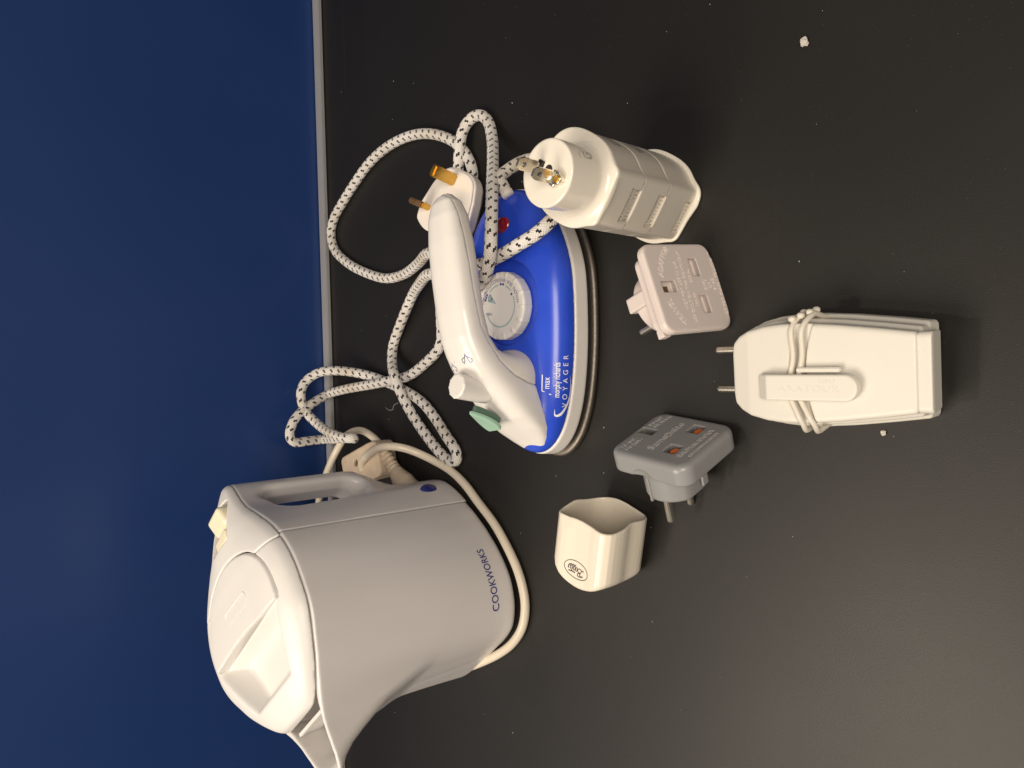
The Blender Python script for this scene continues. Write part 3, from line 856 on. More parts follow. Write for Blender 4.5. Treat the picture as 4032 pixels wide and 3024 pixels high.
sdf('centre_screw', lambda x, y, z: np.maximum(scyl(x, y, z, (.004, .001), .0030, .0008, .0018, .0003), -sbox(x, y, z, (.004, .001, .0019), (.0032, .0005, .0006))), (-.001, -.004, .0002), (.009, .006, .003), .0004, M['brown_metal'], UP)

# ------------------------------------------------------------------ KETTLE CORD + MOULDED PLUG
kc = tube('kettle_cord', [(-0.0840, 0.6520, 0.0120), (-0.0790, 0.6420, 0.0180), (-0.0705, 0.6353, 0.0240), (-0.0602, 0.6101, 0.0320), (-0.0535, 0.5907, 0.0340), 
    (-0.0516, 0.5749, 0.0320), (-0.0534, 0.5652, 0.0240), (-0.0583, 0.5586, 0.0140), (-0.0657, 0.5444, 0.0060), (-0.0739, 0.5233, 0.0038), 
    (-0.0850, 0.5043, 0.0038), (-0.0969, 0.4904, 0.0038), (-0.1131, 0.4705, 0.0038), (-0.1293, 0.4564, 0.0038), (-0.1454, 0.4452, 0.0038), 
    (-0.1607, 0.4389, 0.0038), (-0.1744, 0.4368, 0.0038), (-0.1914, 0.4407, 0.0038), (-0.2072, 0.4531, 0.0038), (-0.2202, 0.4711, 0.0038), 
    (-0.2346, 0.4978, 0.0038), (-0.2507, 0.5319, 0.0038), (-0.2636, 0.5604, 0.0038), (-0.2818, 0.6031, 0.0038), (-0.2779, 0.6500, 0.0038), 
    (-0.2461, 0.6901, 0.0038), (-0.2036, 0.7186, 0.0060), (-0.1577, 0.7249, 0.0140), (-0.1200, 0.7208, 0.0240), (-0.0731, 0.6897, 0.0260), 
    (-0.0576, 0.6774, 0.0240), (-0.0451, 0.6710, 0.0180), (-0.0401, 0.6566, 0.0125), (-0.0450, 0.6355, 0.0120), (-0.0524, 0.6202, 0.0130), 
    (-0.0598, 0.6093, 0.0140), ], .0036, M['cordw'], seg=18, smooth_it=3)
tag(kc, 'smooth cream kettle cord looping from behind the kettle round its base', 'cord')
KP = empty('mains_plug', (-.0728, .6420, 0), 105)
tag(KP, 'aged beige mains plug with a brown round hole lying behind the kettle handle', 'plug')
def f_kp(x, y, z):
    tp = np.interp(x, [-.034, -.018, .034], [.0170, .0175, .0140])
    f = box2(np.abs(y) - tp, np.abs(x) - .0335, .006)
    f = smax(f, np.abs(z - .0115) - .0108, .0030)
    return smax(f, -scyl(x, y, z, (.006, -.0035), .0036, .0195, .03, .0005), .0006)
sdf('plug_body', f_kp, (-.036, -.022, -.001), (.036, .022, .024), .0009, M['beige'], KP)
sdf('fuse_screw', lambda x, y, z: scyl(x, y, z, (.006, -.0035), .0034, .0185, .0202, .0004), (.001, -.008, .018), (.011, .001, .0212), .0005, M['brown_metal'], KP)
# ribbed strain relief where the cord enters the kettle
bpy.context.view_layer.update()
kinv = K.matrix_world.inverted()
SR = [tuple(kinv @ Vector(p)) for p in [(-.0575, .6125, .0140), (-.0636, .6074, .0135), (-.0698, .6021, .0135), (-.0747, .5979, .0135), (-.0812, .5894, .0135), (-.0905, .5780, .0135), (-.0960, .5710, .0135)]]
def srr(t):
    base = np.interp(t, [0, .1, .5, .58, .75, .86, 1], [.0056, .0064, .0080, .0090, .0120, .0125, .0140])
    return base - np.where((t < .52) & (np.sin(t * 2 * math.pi * 11.5) > .10), .0017, 0)
tube('strain_relief', SR, srr, M['beige'], K, seg=20, step=.0005, flat=.8)


# ------------------------------------------------------------------ CREAM CONVERTER WITH FLAT BLADES (stands upright)
A = empty('travel_converter', (.103, .2785, 0), -35)
tag(A, 'glossy cream round-headed travel converter standing upright with two flat metal blades on top', 'travel converter')
def a_plan(x, y, g=0.0):
    e = ((np.abs(x / .0275) ** 2.5 + np.abs((y - .0305) / .0295) ** 2.5) ** (1 / 2.5) - 1) * .027
    pad = box2(np.abs(x) - .0172, np.abs(y - .012) - .0122, .0035)
    return smin(e, pad, .006) + g
zs = [(.0022, .0290), (.0296, .0538), (.0544, .0770)]
gz = [(.0030, .0092), (.0303, .0372), (.0550, .0622)]
for (z0, z1), (g0, g1) in zip(zs, gz):
    def f_seg(x, y, z, z0=z0, z1=z1, g0=g0, g1=g1):
        # each slider bellies slightly towards its lower edge
        bel = -.0009 * np.clip((z1 - z) / (z1 - z0), 0, 1) * np.clip((.012 - y) / .012, 0, 1)
        f = smax(a_plan(x, y, .0010 + bel), np.abs(z - (z0 + z1) / 2) - (z1 - z0) / 2, .0009)
        # finger grip: recess with ribs
        rec = sbox(x, y, z, (-.0012, 0, (g0 + g1) / 2), (.0102, .0036, (g1 - g0) / 2), .0003)
        return np.maximum(f, -rec)
    sdf('slider_section', f_seg, (-.030, -.003, z0 - .001), (.030, .062, z1 + .001), .0008, M['satin'], A)
for g0, g1 in gz:
    bm = bmesh.new()
    for k in range(9):
        r = bmesh.ops.create_cone(bm, cap_ends=True, segments=12, radius1=.00085, radius2=.00085, depth=g1 - g0 - .0004)
        for v in r['verts']: v.co += Vector((-.0102 + .00225 * k, .0016, (g0 + g1) / 2))
    from_bm('finger_grip', bm, M['satin'], A, True)
sdf('inner_core', lambda x, y, z: smax(a_plan(x, y, .0020), np.abs(z - .040) - .038, .001), (-.029, 0, .001), (.029, .061, .079), .0018, M['satin'], A)
sdf('base_foot', lambda x, y, z: smax(smin(a_plan(x, y, -.0012), sell(x, y, z, (.009, .0045, .001), (.0085, .0085, .0030)), .003), np.abs(z - .0014) - .0012, .0008), (-.032, -.006, -.0006), (.032, .064, .004), .0009, M['cream'], A)
def f_acap(x, y, z):
    f = smax(a_plan(x, y, 0), np.abs(z - .0790) - .0018, .0012)
    # crescent recess on the right
    rr = np.sqrt((x - .0012) ** 2 + (y - .022) ** 2)
    cres = np.maximum(np.maximum(np.abs(rr - .0226) - .0012, .002 - x), np.maximum(-(y - .010), y - .045))
    f = smax(f, -np.maximum(cres, .0800 - z), .0006)
    neck = np.sqrt((x - .0012) ** 2 + (y - .022) ** 2) - (.0192 + .0035 * np.clip((.087 - z) / .006, 0, 1) ** 2)
    n_ = smax(neck, np.abs(z - .094) - .016, .0010)
    return smin(f, n_, .0025)
acap = sdf('round_head', f_acap, (-.030, -.002, .0765), (.030, .063, .1115), .0008, M['cream'], A)
def blade(yc, x0, x1, z1, name='flat_blade'):
    bm = bmesh.new()
    prof = [(x0, .108), (x1, .108), (x1, z1 - .0022), (x1 - .0016, z1), (x0 + .0016, z1), (x0, z1 - .0022)]
    hc = ((x0 + x1) / 2, z1 - .0045); hr = .0016
    n = 16
    circ = [(hc[0] + hr * math.cos(2 * math.pi * k / n), hc[1] + hr * math.sin(2 * math.pi * k / n)) for k in range(n)]
    # fill between the outline (resampled) and the hole
    outl = []
    for k in range(n):
        a_ = 2 * math.pi * k / n; dx, dz = math.cos(a_), math.sin(a_); best = 1e9
        for i in range(len(prof)):
            p = prof[i]; q = prof[(i + 1) % len(prof)]
            ex, ez = q[0] - p[0], q[1] - p[1]; den = dx * ez - dz * ex
            if abs(den) < 1e-12: continue
            t = ((p[0] - hc[0]) * ez - (p[1] - hc[1]) * ex) / den; u = ((p[0] - hc[0]) * dz - (p[1] - hc[1]) * dx) / den
            if t > 0 and -1e-6 <= u <= 1 + 1e-6: best = min(best, t)
        outl.append((hc[0] + dx * best, hc[1] + dz * best))
    # replace lower rays by the true corners
    low = sorted([k for k in range(n) if outl[k][1] < .1085], key=lambda k: outl[k][0])
    if len(low) >= 2:
        outl[low[0]] = (x0, .108); outl[low[-1]] = (x1, .108)
    for yy, fl in ((yc - .0008, 0), (yc + .0008, 1)):
        vo = [bm.verts.new((p[0], yy, p[1])) for p in outl]; vi = [bm.verts.new((p[0], yy, p[1])) for p in circ]
        for k in range(n):
            j = (k + 1) % n; f = [vo[k], vo[j], vi[j], vi[k]]
            bm.faces.new(f if fl else f[::-1])
        if not fl: a0, i0 = vo, vi
        else:
            for k in range(n):
                j = (k + 1) % n
                bm.faces.new([a0[k], a0[j], vo[j], vo[k]]); bm.faces.new([i0[j], i0[k], vi[k], vi[j]])
    bmesh.ops.recalc_face_normals(bm, faces=bm.faces)
    return from_bm(name, bm, M['nickel'], A)
blade(.0285, -.0020, .0052, .1275)
blade(.0145, -.0020, .0052, .1275)
sdf('pin_socket', lambda x, y, z: np.minimum(sbox(x, y, z, (.0010, .0285, .1105), (.0050, .0022, .0008), .0003), scyl(x, y, z, (.0035, .0215), .0026, .1097, .1106, .0002)), (-.006, .018, .109), (.008, .032, .112), .0005, M['black'], A)
def f_barrel(x, y, z):
    a = sbox(x, y, z, (.0016, .0125, .1115), (.0045, .0022, .0020), .0008)
    b = scyl(x, y, z, (.0022, .0098), .0031, .1095, .1140, .0006)
    return smin(a, b, .0008)
sdf('hinge_block', f_barrel, (-.005, .004, .108), (.009, .017, .116), .0005, M['nickel'], A)
sdf('brass_rivet', lambda x, y, z: scyl(x, y, z, (.0022, .0096), .0023, .1120, .1146, .0006), (-.001, .006, .111), (.006, .0135, .1155), .0004, M['brass'], A)
# shaver-socket pictogram on the side of the head
ang = lambda t: t
pic = merge([ribbon([(.0022 * math.cos(t), .0030 * math.sin(t)) for t in np.linspace(0, 2 * np.pi, 24, endpoint=False)], .0004, True),
             ribbon([(.0034 * math.cos(t), .0042 * math.sin(t)) for t in np.linspace(math.pi, 2 * math.pi, 16)] + [(.0034, .006), (-.0034, .006)], .0004, True),
             ribbon([(-.0030, .0062), (.0016, .0066), (.0060, .0085)], .0004), ribbon([(-.0045, .0120), (-.0020, .0132), (.002, .0120)], .0004)])
pic = (pic[0] * .62, pic[1])
stamp('pictogram', pic, (.0300, .0040, .0945), (.574, .819, 0), (0, 0, 1), M['print_black'], acap, [acap], off=.0002)
secs = [c for c in A.children if c.name.startswith('slider_section')]
for k, (t1, t2, zz) in enumerate((('110V-120V', '50W MAX', .0655), ('220V-240V', '50/60Hz', .0420))):
    vv = merge([text_polys(t1, .0036, sx=.8), (lambda q: (q[0] + np.array([0, -.0040]), q[1]))(text_polys(t2, .0036, sx=.8))])
    stamp('rating_lettering', vv, (.034, .0275, zz), (.0, 1, 0), (0, 0, 1), M['print_black'], secs[2 - k], [secs[2 - k]], off=.0002)

# ------------------------------------------------------------------ CREAM CAP WITH OVAL LOGO
a5, e5 = R(165), R(5)
dcl = Vector((math.cos(a5) * math.cos(e5), math.sin(a5) * math.cos(e5), -math.sin(e5)))
zc_ = -dcl                                        # local +Z points out of the opening
xc_ = Vector((0, 0, 1)).cross(zc_).normalized()   # horizontal
yc_ = zc_.cross(xc_)
if yc_.z < 0: xc_, yc_ = -xc_, -yc_
CP = empty('converter_cap', mat=frame_mat([[xc_[i], yc_[i], zc_[i]] for i in range(3)], (-.0871, .3344, .0287)))
tag(CP, 'hollow cream plastic cap lying on its side with an oval black script logo', 'cap')
# local x: horizontal (towards camera negative/positive), y: up, z: opening at 0, closed end at -.052
XS = 1 if xc_.y < 0 else -1                        # +x*XS points to the camera side
CPOLY = np.array([(-.0172, .0200), (-.0110, .0230), (.0, .0218), (.0120, .0215), (.0205, .0225), (.0248, .0192), (.0258, .0085), (.0235, -.0010), (.0228, -.0160), (.0175, -.0232), (-.0120, -.0232), (-.0192, -.0160), (-.0202, .0100)])
CPOLY = catmull(np.hstack([CPOLY, np.zeros((len(CPOLY), 1))]), .0032, True)[:, :2]
def spoly(x, y, P):
    d = np.full(np.shape(x), 1e9); sgn = np.ones(np.shape(x))
    n = len(P)
    for i in range(n):
        a = P[i]; b = P[i - 1]; e = b - a
        wx, wy = x - a[0], y - a[1]
        t = np.clip((wx * e[0] + wy * e[1]) / (e @ e), 0, 1)
        bx, by_ = wx - e[0] * t, wy - e[1] * t
        d = np.minimum(d, bx * bx + by_ * by_)
        c1_ = y >= a[1]; c2_ = y < b[1]; c3_ = e[0] * wy > e[1] * wx
        sgn = np.where((c1_ & c2_ & c3_) | (~c1_ & ~c2_ & ~c3_), -sgn, sgn)
    return sgn * np.sqrt(d)
def cap_plan(x, y, g=0.0):
    return spoly(x * XS, y, CPOLY) - .0016 + g
def cap_back(x, y):
    x = x * XS
    return -.0490 + 20 * (x - .004) ** 2 + 3.0 * y * y
def cap_rim(x, y):
    x = x * XS
    a = np.arctan2(y, x + .004)
    return .0010 * np.cos(a * 4 + .4) - .0008 * np.exp(-((a - 1.55) / .35) ** 2)
def f_capo(x, y, z):
    o = smax(cap_plan(x, y), cap_back(x, y) - z, .0035)
    i = smax(cap_plan(x, y, .0019), cap_back(x, y) + .0022 - z, .002)
    f = smax(o, -i, .0008)
    # shallow thumb hollow on the logo side
    th = np.sqrt((x * XS + .008) ** 2 + (z - .004) ** 2 + (y - .1050) ** 2) - .0815
    f = smax(f, -th, .0004)
    return smax(f, z - cap_rim(x, y), .0010)
cap = sdf('cap_shell', f_capo, (-.034, -.028, -.052), (.034, .028, .005), .0008, M['cap'], CP)
# script logo in an oval, printed on the upper face
def bez(pts): return catmull(np.hstack([np.array(pts, float), np.zeros((len(pts), 1))]), .04)[:, :2]
B_ = [bez([(-1.75, .55), (-1.85, .95), (-1.45, 1.10), (-1.05, .9), (-1.25, .2), (-1.55, -.45), (-1.85, -.55), (-2.0, -.25)]),
      bez([(-1.55, .9), (-1.0, 1.25), (-.45, 1.05), (-.6, .55), (-1.15, .35), (-.55, .25), (-.35, -.25), (-.8, -.62), (-1.4, -.45)])]
o1 = bez([(.0 + .26 * math.cos(t), -.12 + .42 * math.sin(t)) for t in np.linspace(0, 2 * math.pi, 14)])
o2 = o1 + np.array([.62, 0]); t_ = bez([(1.35, .85), (1.15, .2), (1.05, -.35), (1.35, -.45)])
s_ = bez([(1.75, .30), (1.45, .25), (1.60, -.05), (1.75, -.35), (1.35, -.40)])
bar = bez([(.25, .80), (1.0, .78), (2.05, .90)]); und = bez([(.2, -.85), (.9, -.80), (1.9, -.62), (2.2, .1), (2.0, .35)])
S_ = .0030
logo = merge([ribbon(p * [S_, S_], .00055) for p in (*B_, o1, o2, t_, s_)] + [ribbon(bar * S_, .0008), ribbon(und * S_, .0008)] +
             [ribbon([(.0098 * math.cos(t), .0060 * math.sin(t)) for t in np.linspace(0, 2 * math.pi, 48, endpoint=False)], .00045, True)])
LOGO_R = Vector((XS * -1, 0, .05)).normalized()
LOGO_U = Vector((0, 1, 0)).cross(LOGO_R)
stamp('oval_logo', logo, (XS * .0038, .034, -.034), LOGO_R, LOGO_U, M['print_black'], cap, [cap], off=.0002)

# ------------------------------------------------------------------ WHITE SOCKET ADAPTOR (stands on its edge)
def camscale(t, s): return [t[0] * s, t[1] * s, CH + (t[2] - CH) * s]
WA = empty('socket_adaptor', mat=frame_mat([[0.9538, -0.0733, 0.2913], [0.2998, 0.172, -0.9384], [0.0187, 0.9824, 0.186]], camscale((.0554, .2646, .0228), .988)))
tag(WA, 'pinkish white square socket adaptor with raised lettering, leaning back on its edge', 'plug adaptor')
H2 = .0281
def f_wplate(x, y, z):
    bul = .0036 * np.clip(1 - (x / .02) ** 2, 0, 1)
    f = box2(np.abs(x) - H2, np.abs(y + bul * .5) - H2 - bul * .5, .0072)
    f = smax(f, z, .0022); f = smax(f, -.0062 - z, .002)
    dish = np.clip(1.0 - np.maximum(np.abs(x), np.abs(y)) / .026, 0, 1)
    for (cx, cy, hx_, hy_) in ((.0004, 15.3e-3, .0033, .0052), (12.2e-3, -10.6e-3, .0055, .0030), (-11.8e-3, -10.0e-3, .0055, .0030)):
        d = box2(np.abs(x - cx) - hx_, np.abs(y - cy) - hy_, .0006) + (z + .0) * .35
        f = smax(f, -np.maximum(d, -.0052 - z), .0007)
    return f
wp = sdf('face_plate', f_wplate, (-.031, -.034, -.0075), (.031, .031, .0012), .0006, M['pink'], WA)
def f_wcol(x, y, z):
    f = smax(box2(np.abs(x) - .0238, np.abs(y) - .0240, .006), np.abs(z + .0100) - .0042, .0012)
    tab = sbox(x, y, z, (-.0245, .0185, -.0125), (.0026, .0030, .0028), .0005)
    return smin(f, tab, .0008)
sdf('collar', f_wcol, (-.030, -.026, -.0155), (.026, .026, -.005), .0008, M['pink'], WA)
def f_wround(x, y, z):
    rr = np.sqrt(x * x + y * y) - (.0208 - .12 * np.clip(-z - .018, 0, 1))
    f = smax(rr, np.abs(z + .020) - .0080, .0018)
    f = smax(f, -(box2(np.abs(np.abs(x) - .0205) - .0025, np.abs(y) - .006, .0005)), .0008)
    bar_ = sbox(x, y, z, (.0004, .0160, -.0215), (.0047, .0066, .0095), .0008)
    return smin(f, bar_, .0006)
sdf('round_boss', f_wround, (-.023, -.023, -.033), (.023, .0245, -.011), .0008, M['pink'], WA)
def rod(name, c, r, z0, z1, m, parent, rnd=.001):
    return sdf(name, lambda x, y, z: scyl(x, y, z, c, r, z0, z1, rnd), (c[0] - r - .001, c[1] - r - .001, z0 - .001), (c[0] + r + .001, c[1] + r + .001, z1 + .001), .0006, m, parent)
for sx_ in (-1, 1): rod('round_pin', (sx_ * .0105, -.001), .0021, -.0500, -.027, M['nickel'], WA)
for (cx, cy, hx_, hy_) in ((.0004, 15.3e-3, .0022, .0040), (12.2e-3, -10.6e-3, .0042, .0012), (-11.8e-3, -10.0e-3, .0042, .0012)):
    bm = bmesh.new(); bmbox(bm, (cx, cy, -.0050), (hx_ * .9, hy_ * .8, .0002)); from_bm('slot_opening', bm, M['brown_metal'], WA)
def raised(t, O, size, ang=0, sp=1.0, sx=1.0, name='raised_lettering', par=wp, m=None, th=.00035):
    V, F = text_polys(t, size, spacing=sp, sx=sx)
    ca, sa = math.cos(R(ang)), math.sin(R(ang))
    stamp(name, (V, F), (O[0], O[1], .003), (ca, sa, 0), (-sa, ca, 0), m or M['pink_text_lit'], par, [par], off=0, thick=th)
M['pink_text_lit'] = mat('edge_lit_pinkish_lettering', (0.86, 0.76, 0.70), 0.36)  # paler than the plate: light caught on raised edges put into the colour
def arc_raised(t, rad, mid, size, c=(0, 0), sp=1.0):
    V, F = text_polys(t, size, spacing=sp, shear=.2); V = arc_map(V, rad, R(mid)) + np.array(c)
    stamp('raised_lettering', (V, F), (0, 0, .003), (1, 0, 0), (0, 1, 0), M['pink_text_lit'], wp, [wp], off=0, thick=.00035)
def fit(t, width, height, sp=1.08, shear=0.0):
    V, F = text_polys(t, height / .70, spacing=sp, shear=shear)
    V[:, 0] *= width / (V[:, 0].max() - V[:, 0].min()); V[:, 0] -= (V[:, 0].max() + V[:, 0].min()) / 2
    return V, F
def arc_fit(t, rad, mid, width, height, c):
    V, F = fit(t, width, height, 1.05, .2); V = arc_map(V, rad, R(mid)) + np.array(c)
    stamp('raised_lettering', (V, F), (0, 0, .003), (1, 0, 0), (0, 1, 0), M['pink_text_lit'], wp, [wp], off=0, thick=.0003)
def line_fit(t, c, width, height, ang, par, m, sp=1.08):
    V, F = fit(t, width, height, sp); ca, sa = math.cos(R(ang)), math.sin(R(ang))
    stamp('raised_lettering', (V, F), (c[0] * 1e-3, c[1] * 1e-3, .003), (ca, sa, 0), (-sa, ca, 0), m, par, [par], off=0, thick=.0003)
arc_fit('TRAVEL', .0300, 119.5, .0165, .0038, (0, -.0118))
arc_fit('ADAPTOR', .0300, 58, .0215, .0038, (0, -.0118))
PT = M['pink_text_lit']
line_fit('NOT FOR USE IN U.K.', (1.2, 4.6), .0310, .0023, -2.7, wp, PT)
line_fit('USE ONLY ON THE CONTINENT', (-.2, .1), .0460, .0022, -4.0, wp, PT)
line_fit('10AMP', (-8.6, -4.1), .0085, .0020, -4, wp, PT)
line_fit('250V~', (6.6, -4.9), .0085, .0020, -4, wp, PT)
line_fit('SMJ', (.4, -16.0), .0066, .0026, 0, wp, PT)
line_fit('UK', (.2, -20.0), .0040, .0023, 0, wp, PT)
line_fit('9168', (.6, -24.0), .0078, .0026, 0, wp, PT)
line_fit('NOT FOR CLASS I EQUIPMENT', (0, -27.4), .0440, .0020, -1.5, wp, PT)

# ------------------------------------------------------------------ GREY SOCKET ADAPTOR (leans on its edge and boss)
GA = empty('socket_adaptor', mat=frame_mat([[0.4121, 0.1494, 0.8988], [-0.0954, 0.9881, -0.1206], [-0.9061, -0.0360, 0.4214]], camscale((-.0369, .2807, .0231), .989)))
tag(GA, 'mid grey square socket adaptor with orange shutters in two slots, tilted on its edge', 'plug adaptor')
G2 = .0275; G3 = .0294
GS = [(.0020, 19.6e-3, .0030, .0056), (-10.2e-3, -8.7e-3, .0044, .0042), (14.6e-3, -8.4e-3, .0044, .0042)]
def f_gplate(x, y, z):
    f = box2(np.abs(x) - G2, np.abs(y) - G3, .0095)
    f = smax(f, z, .0045); f = smax(f, -.0135 - z, .0015)
    for cx, cy, a_, b_ in GS:
        d = box2(np.abs(x - cx) - a_, np.abs(y - cy) - b_, .0003) + (z) * .30
        f = smax(f, -np.maximum(d, -.0085 - z), .0004)
    # thumb notch on one side
    f = smax(f, -(np.sqrt((x + .0275) ** 2 * 14 + (y - .004) ** 2 + (z + .0165) ** 2) - .0085), .0006)
    return f
gp = sdf('face_plate', f_gplate, (-.030, -.032, -.0155), (.030, .032, .001), .0006, M['grey'], GA)
def f_gboss(x, y, z):
    rr = np.sqrt((x + .0035) ** 2 + y * y) - .0190
    f = box2(rr, np.abs(z + .0225) - .0105, .002)
    f = smax(f, np.abs(y) - .0170, .002)
    f = smax(f, -sbox(x, y, z, (-.0225, .006, -.029), (.010, .0010, .0110), .0003), .0004)
    return f
sdf('round_boss', f_gboss, (-.026, -.019, -.034), (.020, .019, -.012), .0008, M['grey'], GA)
for yy, xx in ((.0068, -.0185), (-.0215, -.002)):
    zl = .0115 if yy > 0 else .0070
    sdf('guide_prong', lambda x, y, z: sbox(x, y, z, (xx, yy, -.0125 - zl), (.0028, .0009, zl), .0008), (xx - .004, yy - .002, -.037), (xx + .004, yy + .002, -.012), .0005, M['grey'], GA)
for k, xx in enumerate((-.0160, .0048)): rod('round_pin', (xx, -.001), .0024, -.0515, -.030, M['nickel'], GA, .0014)
for k, (cx, cy, a_, b_) in enumerate(GS):
    bm = bmesh.new(); bmbox(bm, (cx, cy, -.0083), (a_ + .0010, b_ + .0010, .00025)); from_bm('slot_floor', bm, M['black'], GA)
    if k: 
        bm = bmesh.new(); bmbox(bm, (cx + .0008, cy - .0014, -.0042), (a_ * .60, b_ * .60, .0026), ry=.15); from_bm('orange_shutter', bm, M['orange'], GA)
GT = M['grey_text']
line_fit('Sams', (-7.4, 2.2), .0160, .0052, .5, gp, GT, 1.0)
line_fit('nite', (11.6, 2.0), .0130, .0052, .5, gp, GT, 1.0)
swl = [ribbon([(2.7e-3 + rr_ * math.cos(t), 4.2e-3 + rr_ * math.sin(t)) for t in np.linspace(a0, a0 + 1.8, 12)], .0008) for a0, rr_ in ((0, .0021), (2.1, .0021), (4.2, .0021), (1.0, .0009))]
stamp('raised_lettering', merge(swl), (0, 0, .003), (1, 0, 0), (0, 1, 0), GT, gp, [gp], off=0, thick=.0003)
line_fit('7.5 AMP.', (-14.6, 20.6), .0130, .0027, -3, gp, GT)
line_fit('110-250V~', (-14.3, 16.2), .0150, .0027, -3, gp, GT)
line_fit('DO NOT', (14.2, 20.9), .0120, .0027, -5, gp, GT)
line_fit('USE IN U.K.', (15.4, 16.8), .0160, .0027, -5, gp, GT)
line_fit('EUROPEAN ADAPTOR', (.6, -19.6), .0330, .0030, -2, gp, GT)
line_fit('COMPLIES WITH STANDARDS', (.8, -24.3), .0290, .0022, -1, gp, GT)

# ------------------------------------------------------------------ IVORY CONVERTER WITH CORD LOOP (lying)
cm = Matrix.Translation((.0022, .180, .0012)) @ Matrix.Rotation(R(88.2), 4, 'Z') @ Matrix.Rotation(R(-4), 4, 'X')
CV = empty('voltage_converter', mat=cm)
tag(CV, 'ivory barrel-shaped voltage converter lying flat with a clip tag and cord loops round it', 'voltage converter')
cvx = np.array([-.0480, -.046, -.03, -.01, .008, .02, .03, .040, .046, .0495, .0510])
cvw = np.array([.0205, .0212, .0236, .0262, .0278, .0280, .0272, .0250, .0222, .0190, .0130])
def f_conv(x, y, z):
    w_ = np.interp(x, cvx, cvw)
    # stepped layers on the sides
    st = .0022 * (1 / (1 + np.exp((z - .0235) / .0004))) + .0022 * (1 / (1 + np.exp((z - .0135) / .0004)))
    ht = np.interp(x, [-.05, -.02, .015, .04, .051], [.0325, .0338, .0345, .0330, .0305])
    f = box2((np.abs(y) - w_ + .0015 - st) * .9, np.abs(z - ht / 2) - ht / 2, .0022)
    f = smax(f, np.abs(x - .0020) - .0490, .002)
    # waist groove where the cord loops sit
    g = np.abs(x - (.0110 - 7 * y * y)) - .0042
    g = np.maximum(g, ht - .0016 - z)
    return smax(f, -g, .001)
conv = sdf('converter_body', f_conv, (-.053, -.033, -.001), (.054, .033, .037), .0009, M['converter'], CV)
def f_cend(x, y, z):
    f = box2(np.abs(y) - .0195, np.abs(z - .0162) - .0152, .0030)
    return smax(f, np.abs(x + .0497) - .0034 + .16 * np.clip(.0285 - z, 0, 1), .0010)
sdf('end_cap', f_cend, (-.0560, -.024, -.001), (-.0440, .024, .034), .0008, M['converter'], CV)
def f_tag(x, y, z):
    # round at one end, ramped at the other
    f = box2(np.abs(y - .0068) - .0068, np.abs(x - .0065) - .0285, .0064)
    f2 = box2(np.abs(y - .0068) - .0068, np.abs(x - .0120) - .0230, .0004)
    f = np.minimum(f, f2)
    zt = .0402 - .75 * np.clip(x - .0260, 0, 1)
    return smax(smax(f, z - zt, .0010), .0350 - z, .001)
tg = sdf('clip_tag', f_tag, (-.024, -.003, .033), (.037, .016, .042), .0006, M['converter'], CV)
bm = bmesh.new(); bmbox(bm, (-.0015, -.0022, .0362), (.0115, .0012, .0020)); bmesh.ops.bevel(bm, geom=bm.edges[:], offset=.0005, segments=2, affect='EDGES')
from_bm('tag_rail', bm, M['converter'], CV)
def loop_pts(x0, bow, ext=0.0):
    pts = []
    for t in np.linspace(-1, 1, 15):
        y = t * (.0275 + ext); pts.append((x0 - bow * y * y + (0.0015 * math.sin(t * 5)), y, .0352 if abs(t) < .9 else .033))
    for zz, yy in ((.028, .0312), (.022, .0306), (.012, .0285), (.0045, .0270)): pts.append((x0 - bow * .0008, yy + ext, zz))
    for y in (.018, 0, -.018): pts.append((x0, y, .0040))
    for zz, yy in ((.0045, .0270), (.012, .0285), (.022, .0306), (.028, .0312)): pts.append((x0 - bow * .0008, -yy - ext, zz))
    return pts
tube('cord_loop', loop_pts(.0145, 5.0, -.0006), .0015, M['converter_grey'], CV, 10, closed=True)
tube('cord_loop', loop_pts(.0098, 7.0, -.0004), .0015, M['converter_grey'], CV, 10, closed=True)
for k, (yy, zz, xx) in enumerate(((-.0295, .034, .013), (-.0310, .0315, .0095), (-.0325, .0285, .006), (-.0325, .0245, .0110), (-.0335, .023, .005))):
    sdf('cord_knot', lambda x, y, z: sell(x, y, z, (xx, yy + .0008, zz), (.0022, .0018, .0018)), (xx - .005, yy - .004, zz - .004), (xx + .005, yy + .004, zz + .004), .0007, M['converter_grey'], CV)
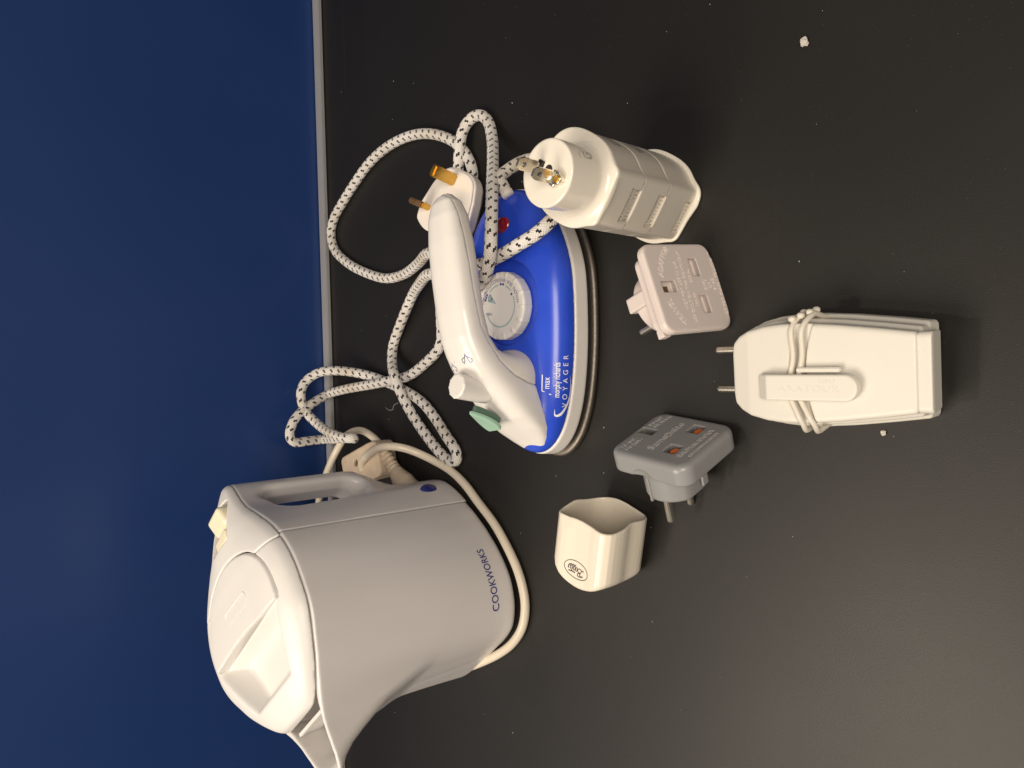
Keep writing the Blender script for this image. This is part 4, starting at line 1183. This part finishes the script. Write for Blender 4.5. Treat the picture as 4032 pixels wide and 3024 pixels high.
def rodx(name, y, z, r, x0, x1, m, parent):
    o = sdf(name, lambda x, yy, zz: smax(np.sqrt((yy - y) ** 2 + (zz - z) ** 2) - r, np.abs(x - (x0 + x1) / 2) - (x1 - x0) / 2, .0012), (x0 - .001, y - r - .001, z - r - .001), (x1 + .001, y + r + .001, z + r + .001), .0006, m, parent)
for y in (-.0125, .0105): rodx('round_pin', y, .0165, .0020, .050, .0695, M['nickel'], CV)
V, F = merge([text_polys('AXATOUR', .0048, sx=1.25, spacing=1.2), (lambda q: (q[0] + np.array([.010, .0045]), q[1]))(text_polys('CORP', .0028, spacing=1.3))])
stamp('raised_lettering', (V, F), (.003, .0088, .046), (-1, 0, 0), (0, -1, 0), M['converter'], tg, [tg], off=0, thick=.00012)

# ------------------------------------------------------------------ SMALL THINGS ON THE TABLE
def crumb(loc, s, label, seed):
    random.seed(seed)
    bm = bmesh.new(); bmesh.ops.create_icosphere(bm, subdivisions=2, radius=s)
    for v in bm.verts: v.co *= random.uniform(.55, 1.25)
    for v in bm.verts: v.co.z = v.co.z * .45 + s * .35
    o = from_bm('crumb', bm, M['fluff']); o.location = loc
    tag(o, label, 'crumb', 'crumbs on the table')
crumb((.1854, .1975, .0004), .0028, 'larger pale crumb of fluff alone on the right of the table', 1)
crumb((-.0327, .1622, .0004), .0016, 'small pale crumb on the table beside the ivory converter', 2)
th = tube('loose_thread', [(-.0183,.6268,.0004),(-.0209,.6214,.0004),(-.0203,.6142,.0004),(-.0168,.6131,.0004),(-.0140,.6049,.0004)], .00018, M['fluff'], seg=6)
tag(th, 'thin curled pale thread lying between the kettle and the iron', 'thread')
V = []; F = []
for _ in range(300):
    x, y = rng.uniform(-.32, .55), rng.uniform(.02, .70)
    s_ = .00016 + .00050 * rng.rand() ** 4
    k = len(V)
    a_ = rng.rand() * 6.28
    for q in range(4): V.append((x + s_ * math.cos(a_ + q * 1.57), y + s_ * math.sin(a_ + q * 1.57) * .7, .0001))
    V.append((x, y, .0001 + s_))
    F += [(k, k + 1, k + 4), (k + 1, k + 2, k + 4), (k + 2, k + 3, k + 4), (k + 3, k, k + 4)]
me = bpy.data.meshes.new('dust_specks'); me.from_pydata(V, [], F)
tag(link('dust_specks', me, M['fluff'], None, False), 'fine pale dust specks scattered over the black table', 'dust', kind='stuff')
